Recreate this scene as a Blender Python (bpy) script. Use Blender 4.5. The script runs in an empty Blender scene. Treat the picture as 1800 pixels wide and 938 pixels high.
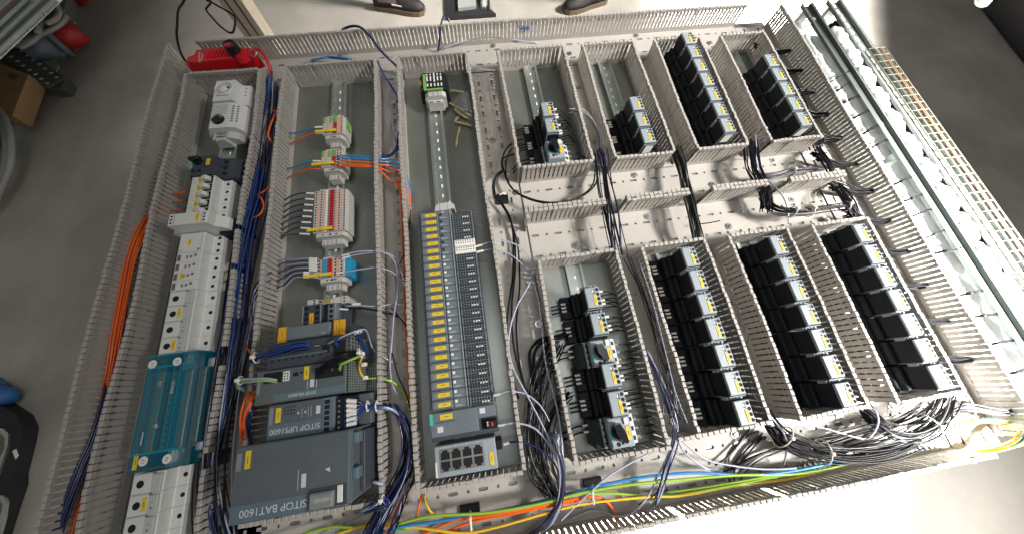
import bpy, math, random
from mathutils import Matrix, Vector
random.seed(7)
S = 0.001                      # everything below is written in millimetres
R = math.radians
sc = bpy.context.scene
C = sc.collection
# ------------------------------------------------------------------ camera
RIGHT = (0.988643, -0.146134, 0.035064)
DOWN = (-0.126356, -0.934610, -0.332472)
FWD = (0.081357, 0.324266, -0.942461)
FOC, CX, CY, CAMZ = 579.45, 900.33, 468.97, 645.0
cam = bpy.data.cameras.new("camera"); camo = bpy.data.objects.new("camera", cam); C.objects.link(camo)
cam.sensor_width = 36.0; cam.lens = FOC / 1800 * 36; cam.clip_start = 0.02; cam.clip_end = 100
m = Matrix((RIGHT, [-v for v in DOWN], [-v for v in FWD])).transposed().to_4x4()
m.translation = (0, 0, CAMZ * S); camo.matrix_world = m
sc.camera = camo
def at(u, v, z=0.0):
    """point of the place at height z (mm) that was measured at photo pixel u, v"""
    a, b = (u - CX) / FOC, (v - CY) / FOC
    d = [a * RIGHT[i] + b * DOWN[i] + FWD[i] for i in range(3)]
    k = (CAMZ - z) / -d[2]
    return (d[0] * k, d[1] * k, z)
# ------------------------------------------------------------------ world, lamps, exposure
w = bpy.data.worlds.new("World"); sc.world = w; w.use_nodes = True
bg = w.node_tree.nodes["Background"]; bg.inputs[0].default_value = (1.0, 0.96, 0.90, 1); bg.inputs[1].default_value = 0.15
def area(name, loc, target, sx, sy, energy, spread=180, col=(1, 1, 1), up=(0, 1, 0)):
    l = bpy.data.lights.new(name, 'AREA'); l.shape = 'RECTANGLE'; l.size = sx; l.size_y = sy
    l.energy = energy; l.spread = R(spread); l.color = col
    o = bpy.data.objects.new(name, l); C.objects.link(o)
    d = (Vector(target) - Vector(loc)).normalized()
    zx = -d; yx = Vector(up); xx = yx.cross(zx).normalized(); yx = zx.cross(xx)
    mm = Matrix((xx, yx, zx)).transposed().to_4x4(); mm.translation = loc; o.matrix_world = mm
    return o
dirn = Vector((-0.70, 0.22, -0.64)).normalized()
tgt = Vector((1.32, 0.5, 0))
area("window_light", tgt - dirn * 3.4, tgt, 1.8, 4.8, 72, 16, (1.0, 0.96, 0.91))
d2 = Vector((-0.25, 0.45, -0.86)).normalized(); t2 = Vector((1.43, 0.1, 0))
area("sun_through_door", t2 - d2 * 4.0, t2, 0.88, 6.5, 640, 7, (1.0, 0.97, 0.93), (0.46, 0.89, 0))
area("hall_window", (2.9, -1.6, 2.3), (0.5, 0.2, 0), 1.6, 2.2, 11, 180, (0.95, 0.98, 1.0))
area("overhead_fill", (0.5, 0.2, 3.2), (0.0, 0.3, 0), 1.2, 0.8, 13, 180, (0.95, 0.98, 1.0))  # unseen fill from above, added to lift the shaded parts
sc.view_settings.view_transform = 'Standard'; sc.view_settings.look = 'None'
sc.view_settings.exposure = 0.15; sc.view_settings.gamma = 1.0
sc.render.engine = 'CYCLES'; sc.cycles.use_denoising = True
sc.cycles.max_bounces = 6; sc.cycles.diffuse_bounces = 3; sc.cycles.glossy_bounces = 3; sc.cycles.transmission_bounces = 4
# ------------------------------------------------------------------ materials
def mat(name, col, rough=0.5, metal=0.0, noise=0.0, nscale=60.0, bump=0.0, bscale=300.0, coat=0.0, alpha=None, trans=0.0, col2=None, stretch=None):
    m = bpy.data.materials.new(name); m.use_nodes = True
    nt = m.node_tree; b = nt.nodes["Principled BSDF"]
    b.inputs["Base Color"].default_value = (*col, 1); b.inputs["Roughness"].default_value = rough
    b.inputs["Metallic"].default_value = metal; b.inputs["Coat Weight"].default_value = coat
    if trans: b.inputs["Transmission Weight"].default_value = trans
    if alpha is not None: b.inputs["Alpha"].default_value = alpha
    if noise or bump:
        tc = nt.nodes.new("ShaderNodeTexCoord"); src = tc.outputs["Object"]
        if stretch:
            mp = nt.nodes.new("ShaderNodeMapping"); mp.inputs["Scale"].default_value = stretch
            nt.links.new(src, mp.inputs[0]); src = mp.outputs[0]
    if noise:
        n = nt.nodes.new("ShaderNodeTexNoise"); n.inputs["Scale"].default_value = nscale; n.inputs["Detail"].default_value = 6
        n.inputs["Roughness"].default_value = 0.65
        nt.links.new(src, n.inputs["Vector"])
        r = nt.nodes.new("ShaderNodeValToRGB")
        c2 = col2 or tuple(c * (1 - noise) for c in col); c1 = tuple(min(1, c * (1 + noise)) for c in col)
        r.color_ramp.elements[0].position = 0.32; r.color_ramp.elements[1].position = 0.68
        r.color_ramp.elements[0].color = (*c2, 1); r.color_ramp.elements[1].color = (*c1, 1)
        nt.links.new(n.outputs["Fac"], r.inputs[0]); nt.links.new(r.outputs[0], b.inputs["Base Color"])
        mr = nt.nodes.new("ShaderNodeMapRange"); mr.inputs[3].default_value = max(0.03, rough - 0.12 * min(1, noise * 4)); mr.inputs[4].default_value = rough + 0.12 * min(1, noise * 4)
        nt.links.new(n.outputs["Fac"], mr.inputs[0]); nt.links.new(mr.outputs[0], b.inputs["Roughness"])
    if bump:
        n2 = nt.nodes.new("ShaderNodeTexNoise"); n2.inputs["Scale"].default_value = bscale; n2.inputs["Detail"].default_value = 4
        nt.links.new(src, n2.inputs["Vector"])
        bp = nt.nodes.new("ShaderNodeBump"); bp.inputs["Strength"].default_value = bump; bp.inputs["Distance"].default_value = 0.002
        nt.links.new(n2.outputs["Fac"], bp.inputs["Height"]); nt.links.new(bp.outputs[0], b.inputs["Normal"])
    return m
M = {}
def dm(k, *a, spec=None, **kw):
    M[k] = mat(k, *a, **kw)
    if spec is not None: M[k].node_tree.nodes['Principled BSDF'].inputs['Specular IOR Level'].default_value = spec
dm('pvc', (0.42, 0.395, 0.36), 0.42, noise=0.07, nscale=14, bump=0.15, bscale=160)
dm('zinc', (0.31, 0.325, 0.30), 0.36, metal=0.8, noise=0.16, nscale=9, bump=0.05, bscale=25, stretch=(1, .5, 1))
dm('rail', (0.58, 0.64, 0.60), 0.28, metal=0.9, noise=0.1, nscale=12)
dm('railgreen', (0.10, 0.115, 0.108), 0.5, metal=0.1, noise=0.1, nscale=20)
dm('steel', (0.55, 0.55, 0.52), 0.3, metal=1.0)
dm('black', (0.012, 0.014, 0.018), 0.5, noise=0.3, nscale=40, bump=0.1, spec=0.22)
dm('blackgloss', (0.012, 0.012, 0.014), 0.2)
dm('hole', (0.006, 0.006, 0.008), 0.8)
dm('cgrey', (0.30, 0.35, 0.385), 0.42, noise=0.05, nscale=30, bump=0.06)
dm('mgrey', (0.15, 0.18, 0.205), 0.45, noise=0.08, nscale=25, bump=0.08)
dm('dgrey', (0.05, 0.06, 0.075), 0.45, noise=0.12, nscale=25, bump=0.08)
dm('psu', (0.105, 0.125, 0.138), 0.5, noise=0.10, nscale=18, bump=0.12, bscale=500)
dm('psuband', (0.12, 0.18, 0.215), 0.45, noise=0.05)
dm('white', (0.68, 0.68, 0.65), 0.42, noise=0.05, nscale=25, bump=0.05)
dm('whitish', (0.50, 0.51, 0.49), 0.45, noise=0.06, nscale=30)
dm('seam', (0.16, 0.16, 0.155), 0.6)
dm('ferrule', (0.82, 0.80, 0.74), 0.5)
dm('yellow', (0.78, 0.56, 0.03), 0.5, noise=0.06, nscale=60)
dm('amber', (0.80, 0.40, 0.02), 0.5, noise=0.06, nscale=60)
dm('ink', (0.10, 0.07, 0.02), 0.7)
dm('print', (0.62, 0.66, 0.68), 0.6)
dm('teal', (0.05, 0.50, 0.47), 0.5)
dm('tbgrey', (0.52, 0.51, 0.48), 0.45, noise=0.05)
dm('orangeprint', (0.72, 0.36, 0.22), 0.5)
dm('red', (0.50, 0.012, 0.02), 0.4)
dm('green', (0.19, 0.42, 0.08), 0.5)
dm('azure', (0.02, 0.30, 0.52), 0.4)
dm('brown', (0.16, 0.12, 0.095), 0.5)
dm('brass', (0.75, 0.52, 0.12), 0.28, metal=1.0)
dm('wblack', (0.007, 0.007, 0.009), 0.36, spec=0.22)
dm('wnavy', (0.010, 0.018, 0.085), 0.28, coat=0.3)
dm('wblue', (0.010, 0.05, 0.22), 0.3, coat=0.3)
dm('wcyan', (0.03, 0.23, 0.55), 0.32, coat=0.2)
dm('worange', (0.80, 0.13, 0.012), 0.35, coat=0.2)
dm('wgreen', (0.30, 0.50, 0.04), 0.35, coat=0.2)
dm('wyellow', (0.80, 0.50, 0.03), 0.35, coat=0.2)
dm('wwhite', (0.40, 0.43, 0.56), 0.3, coat=0.3)  # one plain pale blue along the whole wire
dm('wgrey', (0.05, 0.052, 0.056), 0.35)
dm('redplastic', (0.62, 0.008, 0.018), 0.33, noise=0.05, coat=0.2)
dm('floor', (0.42, 0.39, 0.345), 0.62, noise=0.16, nscale=2.2, bump=0.25, bscale=90, col2=(0.31, 0.29, 0.26))
dm('cream', (0.60, 0.54, 0.44), 0.45, metal=0.2, noise=0.03)
dm('groove', (0.12, 0.105, 0.085), 0.6)
dm('galv', (0.42, 0.47, 0.44), 0.4, metal=0.6, noise=0.12, nscale=20)
dm('card', (0.40, 0.25, 0.12), 0.8, noise=0.12, nscale=14, bump=0.2)
dm('wood', (0.17, 0.085, 0.04), 0.6, noise=0.3, nscale=14, stretch=(1, 8, 1))
dm('plugred', (0.45, 0.02, 0.02), 0.4)
dm('plugblue', (0.12, 0.15, 0.19), 0.5, noise=0.1)
dm('greycable', (0.33, 0.33, 0.32), 0.5, noise=0.05)
dm('wiremesh', (0.15, 0.15, 0.11), 0.5)
dm('traydark', (0.03, 0.035, 0.03), 0.6)
dm('rust', (0.22, 0.14, 0.09), 0.5, noise=0.2, nscale=80)
dm('darkbox', (0.016, 0.017, 0.02), 0.6, noise=0.2, nscale=8)
dm('film', (0.86, 0.87, 0.86), 0.3, bump=0.5, bscale=35)
dm('tubewhite', (0.55, 0.62, 0.60), 0.22, metal=0.35, noise=0.08, nscale=10)
dm('shoe', (0.016, 0.015, 0.015), 0.6, noise=0.3, nscale=30, bump=0.2)
dm('sole', (0.13, 0.09, 0.06), 0.7)
dm('suede', (0.20, 0.16, 0.17), 0.7)
dm('denim', (0.03, 0.035, 0.05), 0.85, noise=0.2, nscale=50, bump=0.3)
dm('skin', (0.45, 0.27, 0.19), 0.5)
dm('hair', (0.03, 0.02, 0.015), 0.6)
dm('shirt', (0.06, 0.07, 0.09), 0.85, noise=0.1, bump=0.2)
dm('bag', (0.42, 0.42, 0.40), 0.25, alpha=0.38, bump=0.4, bscale=60)
dm('tubing', (0.62, 0.55, 0.27), 0.35, alpha=0.8)
dm('clear', (0.45, 0.47, 0.46), 0.15, alpha=0.55)
dm('cover', (0.004, 0.17, 0.27), 0.10, alpha=0.46, coat=0.4)
dm('coveredge', (0.01, 0.33, 0.45), 0.2, alpha=0.6)
dm('bluebag', (0.02, 0.12, 0.35), 0.3, bump=0.5, bscale=40)
# ------------------------------------------------------------------ mesh builder
class MB:
    def __init__(s): s.v = []; s.f = []
    def _a(s, vs, fs):
        n = len(s.v); s.v += vs; s.f += [tuple(i + n for i in f) for f in fs]; return s
    def box(s, x0, x1, y0, y1, z0, z1, ch=0.0):
        if x0 > x1: x0, x1 = x1, x0
        if y0 > y1: y0, y1 = y1, y0
        if ch <= 0:
            return s._a([(x, y, z) for z in (z0, z1) for x, y in ((x0, y0), (x1, y0), (x1, y1), (x0, y1))],
                        [(0, 3, 2, 1), (4, 5, 6, 7), (0, 1, 5, 4), (1, 2, 6, 5), (2, 3, 7, 6), (3, 0, 4, 7)])
        c = min(ch, (x1 - x0) * .3, (y1 - y0) * .3, (z1 - z0) * .45)
        def ring(i, z):
            a, b, p, q = x0 + i, x1 - i, y0 + i, y1 - i; k = c * .6
            return [(a + k, p, z), (b - k, p, z), (b, p + k, z), (b, q - k, z), (b - k, q, z), (a + k, q, z), (a, q - k, z), (a, p + k, z)]
        vs = ring(0, z0) + ring(0, z1 - c) + ring(c, z1)
        fs = [tuple(range(7, -1, -1)), tuple(range(16, 24))]
        for r in (0, 8):
            for i in range(8): j = (i + 1) % 8; fs.append((r + i, r + j, r + 8 + j, r + 8 + i))
        return s._a(vs, fs)
    def cyl(s, x, y, z0, z1, r, n=12, r2=None):
        r2 = r if r2 is None else r2
        vs = [(x + q * math.cos(2 * math.pi * i / n), y + q * math.sin(2 * math.pi * i / n), z) for z, q in ((z0, r), (z1, r2)) for i in range(n)]
        return s._a(vs, [tuple(range(n - 1, -1, -1)), tuple(range(n, 2 * n))] + [(i, (i + 1) % n, n + (i + 1) % n, n + i) for i in range(n)])
    def rod(s, p, q, r, n=8, r2=None):
        return s.tube([p, q], r, n, False, r2)
    def prism(s, pts, z0, z1):
        n = len(pts)
        return s._a([(x, y, z) for z in (z0, z1) for x, y in pts],
                    [tuple(range(n - 1, -1, -1)), tuple(range(n, 2 * n))] + [(i, (i + 1) % n, n + (i + 1) % n, n + i) for i in range(n)])
    def prof(s, pts, y0, y1):   # outline in x,z swept along y
        n = len(pts)
        return s._a([(x, y, z) for y in (y0, y1) for x, z in pts],
                    [tuple(range(n)), tuple(range(2 * n - 1, n - 1, -1))] + [(i, n + i, n + (i + 1) % n, (i + 1) % n) for i in range(n)])
    def profx(s, pts, x0, x1):  # outline in y,z swept along x
        n = len(pts)
        return s._a([(x, y, z) for x in (x0, x1) for y, z in pts],
                    [tuple(range(n - 1, -1, -1)), tuple(range(n, 2 * n))] + [(i, (i + 1) % n, n + (i + 1) % n, n + i) for i in range(n)])
    def tube(s, pts, r, n=6, smooth=True, r2=None):
        P = [Vector(p) for p in pts]
        if smooth and len(P) > 2:
            Q = []
            for i in range(len(P) - 1):
                a, b, c, d = P[max(i - 1, 0)], P[i], P[i + 1], P[min(i + 2, len(P) - 1)]
                k = max(3, min(9, int((c - b).length / 9)))
                for j in range(k):
                    t = j / k
                    Q.append(0.5 * ((2 * b) + (c - a) * t + (2 * a - 5 * b + 4 * c - d) * t * t + (3 * b - 3 * c + d - a) * t ** 3))
            Q.append(P[-1]); P = Q
        T = [(P[min(i + 1, len(P) - 1)] - P[max(i - 1, 0)]).normalized() for i in range(len(P))]
        u = T[0].cross(Vector((0, 0, 1)))
        if u.length < 1e-3: u = T[0].cross(Vector((1, 0, 0)))
        u.normalize(); vs = []
        for i, p in enumerate(P):
            u = (u - T[i] * u.dot(T[i])).normalized(); v = T[i].cross(u)
            q = r if r2 is None else r + (r2 - r) * i / (len(P) - 1)
            vs += [tuple(p + u * q * math.cos(2 * math.pi * k / n) + v * q * math.sin(2 * math.pi * k / n)) for k in range(n)]
        fs = []
        for i in range(len(P) - 1):
            for k in range(n): a = i * n + k; b = i * n + (k + 1) % n; fs.append((a, b, b + n, a + n))
        fs += [tuple(range(n - 1, -1, -1)), tuple(range((len(P) - 1) * n, len(P) * n))]
        return s._a(vs, fs)
    def mesh(s, name, m, smooth=False, off=(0, 0, 0)):
        me = bpy.data.meshes.new(name)
        me.from_pydata([((x - off[0]) * S, (y - off[1]) * S, (z - off[2]) * S) for x, y, z in s.v], [], s.f)
        me.materials.append(M[m] if isinstance(m, str) else m)
        if smooth: me.shade_smooth()
        me.update(); return me
def thing(name, label, cat, loc=(0, 0, 0), rz=0.0, group=None):
    o = bpy.data.objects.new(name, None); C.objects.link(o); o.empty_display_size = 0.02
    o.location = [c * S for c in loc]; o.rotation_euler = (0, 0, rz); o['label'] = label; o['category'] = cat
    o['base'] = [float(c) for c in loc]
    if group: o['group'] = group
    return o
def part(par, name, m, mb, smooth=False, rel=False, kind=None, label=None):
    """one mesh under its thing; rel=True when the shape is already written about the thing's base"""
    root = par
    while root.parent: root = root.parent
    off = (0, 0, 0) if rel else tuple(root['base'])
    o = bpy.data.objects.new(name, mb.mesh(name, m, smooth, off)); C.objects.link(o); o.parent = par
    if kind: o['kind'] = kind
    if label: o['label'] = label
    return o
def single(name, label, cat, m, mb, smooth=True, group=None, kind=None):
    o = bpy.data.objects.new(name, mb.mesh(name, m, smooth)); C.objects.link(o)
    if label: o['label'] = label
    if cat: o['category'] = cat
    if group: o['group'] = group
    if kind: o['kind'] = kind
    return o
def copy_tree(o, parent=None):
    c = o.copy(); C.objects.link(c)
    if parent: c.parent = parent
    for ch in list(o.children): copy_tree(ch, c)
    return c
def place(c, loc, label, rz=0.0):
    c.location = [v * S for v in loc]; c['base'] = [float(v) for v in loc]; c['label'] = label; c.rotation_euler = (0, 0, rz); return c
def text(par, name, body, m, size, loc, rot=(0, 0, 0), extrude=0.05, sx=1.0):
    cu = bpy.data.curves.new(name, 'FONT'); cu.body = body; cu.size = size * S; cu.extrude = extrude * S
    cu.align_x = 'CENTER'; cu.align_y = 'CENTER'; cu.materials.append(M[m]); cu.resolution_u = 3
    o = bpy.data.objects.new(name, cu); C.objects.link(o)
    root = par
    while root.parent: root = root.parent
    me = bpy.data.meshes.new_from_object(o); bpy.data.objects.remove(o); o = bpy.data.objects.new(name, me); C.objects.link(o)
    b = root['base']; o.location = [(loc[i] - b[i]) * S for i in range(3)]; o.rotation_euler = rot; o.scale = (sx, 1, 1); o.parent = par
    return o
ORD = ['first', 'second', 'third', 'fourth', 'fifth', 'sixth', 'seventh', 'eighth', 'ninth', 'tenth', 'eleventh', 'twelfth', 'thirteenth',
       'fourteenth', 'fifteenth', 'sixteenth', 'seventeenth', 'eighteenth', 'nineteenth', 'twentieth', 'twenty-first', 'twenty-second', 'twenty-third', 'twenty-fourth', 'twenty-fifth']
# ------------------------------------------------------------------ setting: floor, mounting plate
FLZ = -760
single('floor', None, None, 'floor', MB().box(-9000, 9000, -7000, 11000, FLZ - 60, FLZ), False, kind='structure')
pl = thing('mounting_plate', 'large galvanised steel mounting plate that carries the whole switchgear layout', 'plate', (110, 320, 0))
part(pl, 'sheet', 'zinc', MB().box(-682, 893, -236, 874, -3, 0))
part(pl, 'folded_edge', 'zinc', MB().box(-682, 893, 871, 874, -22, -3).box(890, 893, -236, 871, -22, -3).box(-682, -679, -236, 871, -22, -3).box(-679, 890, -236, -233, -22, -3), kind='stuff')
def trestle(x, lab):
    t = thing('trestle', lab, 'trestle', (x, 300, FLZ), 0, 'trestles carrying the mounting plate')
    part(t, 'beam', 'galv', MB().box(x - 25, x + 25, -240, 800, -72, -22))
    for yy in (-160, 720):
        part(t, 'leg', 'galv', MB().box(x - 20, x + 20, yy - 20, yy + 20, FLZ + 12, -72))
        part(t, 'foot', 'darkbox', MB().box(x - 130, x + 130, yy - 28, yy + 28, FLZ, FLZ + 12, 3))
trestle(-420, 'galvanised trestle under the left half of the mounting plate'); trestle(420, 'galvanised trestle under the right half of the mounting plate')
# ------------------------------------------------------------------ wiring ducts
def holed(mb, u0, u1, rows, hw, v0, v1, z, axis, ph=0):
    """strip of sheet from u0 to u1 (along the duct) and v0 to v1 (across) with rows of slots and round holes cut through"""
    def P(u, v, zz): return (u, v, zz) if axis == 'x' else (v, u, zz)
    def quad(a, b, c, d):
        vs = [P(a, c, z), P(b, c, z), P(b, d, z), P(a, d, z)]
        mb._a(vs, [(0, 1, 2, 3)] if axis == 'x' else [(3, 2, 1, 0)])
    n = max(1, round((u1 - u0) / 25)); st = (u1 - u0) / n
    edges = [v0]
    for r in rows: edges += [r - hw, r + hw]
    edges.append(v1)
    for i in range(0, len(edges), 2): quad(u0, u1, edges[i], edges[i + 1])
    N = 12
    for r in rows:
        for i in range(n):
            a, b = u0 + i * st, u0 + (i + 1) * st; uc = (a + b) / 2
            L, q = (5.5, 2.9) if (i + ph) % 2 == 0 else (0.0, 2.6)
            hole, rim = [], []
            for k in range(N):
                t = 2 * math.pi * k / N; c, s_ = math.cos(t), math.sin(t)
                hole.append((uc + c * q + (L if c > 0.01 else -L if c < -0.01 else 0), r + s_ * q))
                kx = (st / 2) / max(abs(c), 1e-6); ky = hw / max(abs(s_), 1e-6); kk = min(kx, ky)
                rim.append((uc + c * kk, r + s_ * kk))
            # corners: snap the nearest rim points
            for cu_, cv_ in ((a, r - hw), (b, r - hw), (b, r + hw), (a, r + hw)):
                j = min(range(N), key=lambda k: (rim[k][0] - cu_) ** 2 + (rim[k][1] - cv_) ** 2); rim[j] = (cu_, cv_)
            vs = [P(*p, z) for p in rim] + [P(*p, z) for p in hole] + [P(*p, z - 2) for p in hole]
            fs = []
            for k in range(N):
                j = (k + 1) % N
                f1, f2 = (k, j, N + j, N + k), (N + k, N + j, 2 * N + j, 2 * N + k)
                fs += [f1, f2] if axis == 'x' else [f1[::-1], f2[::-1]]
            mb._a(vs, fs)
K = 583.0 / 591.0      # plan positions were measured 54 mm up; the rims stand at 62 mm
def finger_mesh(var):
    rnd = random.Random(var); h = 3.6
    z = [(9, h + .9), (13, h + .9), (15, h), (26, h), (27.5, h + .7), (29.5, h + .7), (31, h), (41, h), (42.5, h + .7), (44.5, h + .7), (46, h), (55, h)]
    out = [(w_, zz) for zz, w_ in z] + [(-w_, zz) for zz, w_ in reversed(z)]
    mb = MB(); n = len(out); lean = rnd.uniform(-.3, .3)
    mb._a([(x + lean * zz / 60, y, zz) for y in (-.8, .8) for x, zz in out],
          [tuple(range(n)), tuple(range(2 * n - 1, n - 1, -1))] + [(i, n + i, n + (i + 1) % n, (i + 1) % n) for i in range(n)])
    mb.box(-4.45 + lean, 4.45 + lean, -3.2, 3.2, 54.5, 62, .7)
    return mb.mesh('finger', 'pvc')
FM = [finger_mesh(i) for i in range(5)]
SK = {}
def wall(par, axis, c, a0, a1, skip=(), lean=0.0, wob=3.0, frac=0.0):
    """slotted side wall: a foot strip and single fingers; skip = ranges where fingers are broken off"""
    c, a0, a1 = c * K, a0 * K, a1 * K; skip = [(p * K, q * K) for p, q in skip]
    base = par['base']; L = a1 - a0; n = max(2, round(L / 10)); st = L / n
    mb = MB()
    if axis == 'x': mb.box(a0, a1, c - .9, c + .9, .6, 12)
    else: mb.box(c - .9, c + .9, a0, a1, .6, 12)
    sw = part(par, 'side_wall', 'pvc', mb)
    ph = random.uniform(0, 6)
    for i in range(n):
        u = a0 + (i + .5) * st
        if any(p <= u <= q for p, q in skip) or random.random() < frac: continue
        o = bpy.data.objects.new('finger', FM[(i * 7) % 5]); C.objects.link(o); o.parent = par
        tilt = R(lean + wob * math.sin(u / 70 + ph) * .4 + random.gauss(0, .45)); yaw = R(random.gauss(0, .7))
        if axis == 'x': o.location = ((u - base[0]) * S, (c - base[1]) * S, 0); o.rotation_euler = (tilt, 0, yaw)
        else: o.location = ((c - base[0]) * S, (u - base[1]) * S, 0); o.rotation_euler = (tilt, 0, math.pi / 2 + yaw)
def duct(label, x0, x1, y0, y1, axis, walls, rows=None, screws=2):
    x0, x1, y0, y1 = x0 * K, x1 * K, y0 * K, y1 * K; rows = [r * K for r in rows] if rows is not None else None
    t = thing('wiring_duct', label, 'wiring duct', ((x0 + x1) / 2, (y0 + y1) / 2, 0), 0, 'slotted grey wiring ducts on the plate')
    wd = (y1 - y0) if axis == 'x' else (x1 - x0)
    lo = y0 if axis == 'x' else x0
    rows = rows if rows is not None else ([lo + wd / 2] if wd < 70 else [lo + wd * .27, lo + wd * .73])
    mb = MB()
    if axis == 'x': holed(mb, x0, x1, rows, 5, y0, y1, 2.6, 'x')
    else: holed(mb, y0, y1, rows, 5, x0, x1, 2.6, 'y')
    part(t, 'base', 'pvc', mb)
    a0, a1 = (x0, x1) if axis == 'x' else (y0, y1)
    for k in range(screws):
        u = a0 + (a1 - a0) * (k + .5) / screws + 6; r = rows[k % len(rows)] + 13
        x, y = (u, r) if axis == 'x' else (r, u)
        s_ = part(t, 'screw', 'steel', MB().cyl(x, y, 2.6, 4.0, 7.5, 16).cyl(x, y, 4.0, 6.6, 4.6, 14, 3.4))
        part(s_, 'socket', 'hole', MB().cyl(x, y, 6.5, 6.75, 1.6, 6))
    for w_ in walls: wall(t, *w_[:4], **(w_[4] if len(w_) > 4 else {}))
    return t
YT, YB = 770, -134
duct('far left wiring duct standing at the plate edge with orange cables in it', -680, -624, -238, 872, 'y',
     [('y', -680, -238, 872, dict(wob=5, lean=-2)), ('y', -624, -238, 770, dict(wob=8))], screws=3)
duct('wiring duct between first and second bay, filled with dark blue wires', -460, -407, -238, 770, 'y',
     [('y', -460, -238, 768, dict(skip=[(96, 130), (265, 282), (-60, -48)], wob=6, frac=.03)), ('y', -407, -135, 770, dict(wob=3))], screws=3)
duct('narrow wiring duct between second and third bay', -199, -146, -133, 770, 'y',
     [('y', -199, -140, 772, dict(wob=3)), ('y', -146, -133, 772, {})], screws=5)
duct('wide wiring duct between third bay and contactor bays with black cables', 22, 100, -133, 770, 'y',
     [('y', 22, -133, 772, {}), ('y', 100, 425, 770, {}), ('y', 103, -133, 212, {}), ('y', 98, 300, 325, {})], rows=[44, 78], screws=6)
duct('upper wiring duct between fourth and fifth bay', 264, 314, 425, 770, 'y', [('y', 263, 425, 771, {}), ('y', 314, 425, 770, {})])
duct('lower wiring duct between the two lower left contactor bays', 258, 313, YB, 212, 'y', [('y', 259, YB, 212, {}), ('y', 313, YB, 212, {})])
duct('upper wiring duct beside the seven stacked contactors, its left side', 448, 505, 425, 768, 'y', [('y', 448, 425, 770, {}), ('y', 505, 427, 768, {})])
duct('lower wiring duct beside the second lower contactor row', 442, 497, YB, 212, 'y', [('y', 443, YB, 212, {}), ('y', 497, YB, 212, {})])
duct('upper wiring duct beside the seven stacked contactors, its right side', 626, 685, 425, 764, 'y', [('y', 626, 425, 764, {}), ('y', 685, 427, 764, {})])
duct('lower wiring duct between the two lower right contactor bays', 623, 680, YB, 213, 'y', [('y', 623, YB, 213, {}), ('y', 680, YB, 213, {})])
duct('rightmost wide wiring duct with tall open fingers along the plate edge', 807, 901, -236, 866, 'y',
     [('y', 807, 425, 776, {}), ('y', 807, YB, 214, {}), ('y', 901, -225, 866, dict(wob=4, lean=3))], screws=5)
# horizontal ducts
wt = [('x', 873, -621, 806, dict(lean=0, wob=2))] + [('x', y, a, b, dict(wob=2)) for y, a, b in
      ((768, -618, -466), (771, -402, -204), (773, -141, 18), (772, 104, 259), (770, 319, 443), (768, 510, 621), (768, 690, 803))]
duct('long wiring duct running along the far edge above all bays', -621, 806, 774, 872, 'x', wt, rows=[800, 850], screws=7)
segs = [(106, 262), (314, 446), (505, 626), (685, 812)]
duct('upper of the two crossing wiring ducts between the contactor bays', 104, 812, 325, 423, 'x',
     [('x', 424, a, b, dict(wob=2)) for a, b in segs] + [('x', 326, a - 4, b + 4, dict(wob=1)) for a, b in segs], rows=[350, 398], screws=4)
duct('lower of the two crossing wiring ducts between the contactor bays', 104, 812, 214, 318, 'x',
     [('x', 318.5, a - 4, b + 4, dict(wob=1)) for a, b in segs] + [('x', 212, a, b, dict(wob=2)) for a, b in
      ((108, 255), (316, 440), (500, 620), (684, 803))], rows=[240, 288], screws=4)
duct('long wiring duct along the near edge with green and yellow cables', -470, 802, -235, -138, 'x',
     [('x', -233, -330, 802, dict(wob=2, skip=[(250, 258), (420, 428)]))] + [('x', y, a, b, dict(wob=2)) for y, a, b in
      ((-140, -404, -203), (-136, -141, 18), (-136, 98, 262), (-128, 276, 442), (-130, 494, 622), (-132, 684, 806))], rows=[-212, -162], screws=8)
# ------------------------------------------------------------------ DIN rails
def rail(label, x, y0, y1, zt=9.0, m='rail'):
    t = thing('mounting_rail', label, 'rail', (x, (y0 + y1) / 2, 0), 0, 'top hat mounting rails in the bays')
    z0 = zt - 7.5
    mb = MB()
    mb.prof([(x - 17.5, zt - 1), (x - 13, zt - 1), (x - 13, z0), (x + 13, z0), (x + 13, zt - 1), (x + 17.5, zt - 1), (x + 17.5, zt), (x + 12, zt),
             (x + 12, z0 + 1), (x - 12, z0 + 1), (x - 12, zt), (x - 17.5, zt)], y0, y1)
    part(t, 'profile', m, mb)
    if z0 > 3:
        mb = MB()
        for yy in (y0 + 12, (y0 + y1) / 2, y1 - 12): mb.box(x - 12, x + 12, yy - 8, yy + 8, 0, z0)
        part(t, 'standoff', 'rail', mb, kind='stuff')
    n = int((y1 - y0) / 25); mb = MB()
    for i in range(n):
        yy = y0 + 12 + i * 25
        mb.prism([(x + 1.9 * math.cos(a) , yy + 2.5 * (1 if math.sin(a) > 0 else -1) + 1.9 * math.sin(a)) for a in [k * math.pi / 6 + .01 for k in range(12)]], z0 + 1.02, z0 + 1.15)
    part(t, 'slot', 'ferrule', mb, kind='stuff')
    return t
rail('mounting rail on standoffs in the first bay under socket and fuse holders', -515, -236, 760, 38)
rail('mounting rail carrying terminal blocks and power supplies in the second bay', -300, -130, 765)
rail('mounting rail in the third bay above and under the long input output station', -72, -130, 765)
for nm, x, y0, y1 in (('upper left contactor bay, mostly bare', 181, 430, 765), ('second upper contactor bay, bare at its far half', 381, 430, 765),
                      ('third upper contactor bay, fully covered', 565, 430, 765), ('fourth upper contactor bay', 745, 430, 765),
                      ('lower left contactor bay', 181, -130, 207), ('second lower contactor bay', 378, -130, 207), ('third lower contactor bay', 560, -130, 207), ('fourth lower contactor bay', 743, -130, 207)):
    rail('mounting rail in the ' + nm, x, y0, y1)
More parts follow.
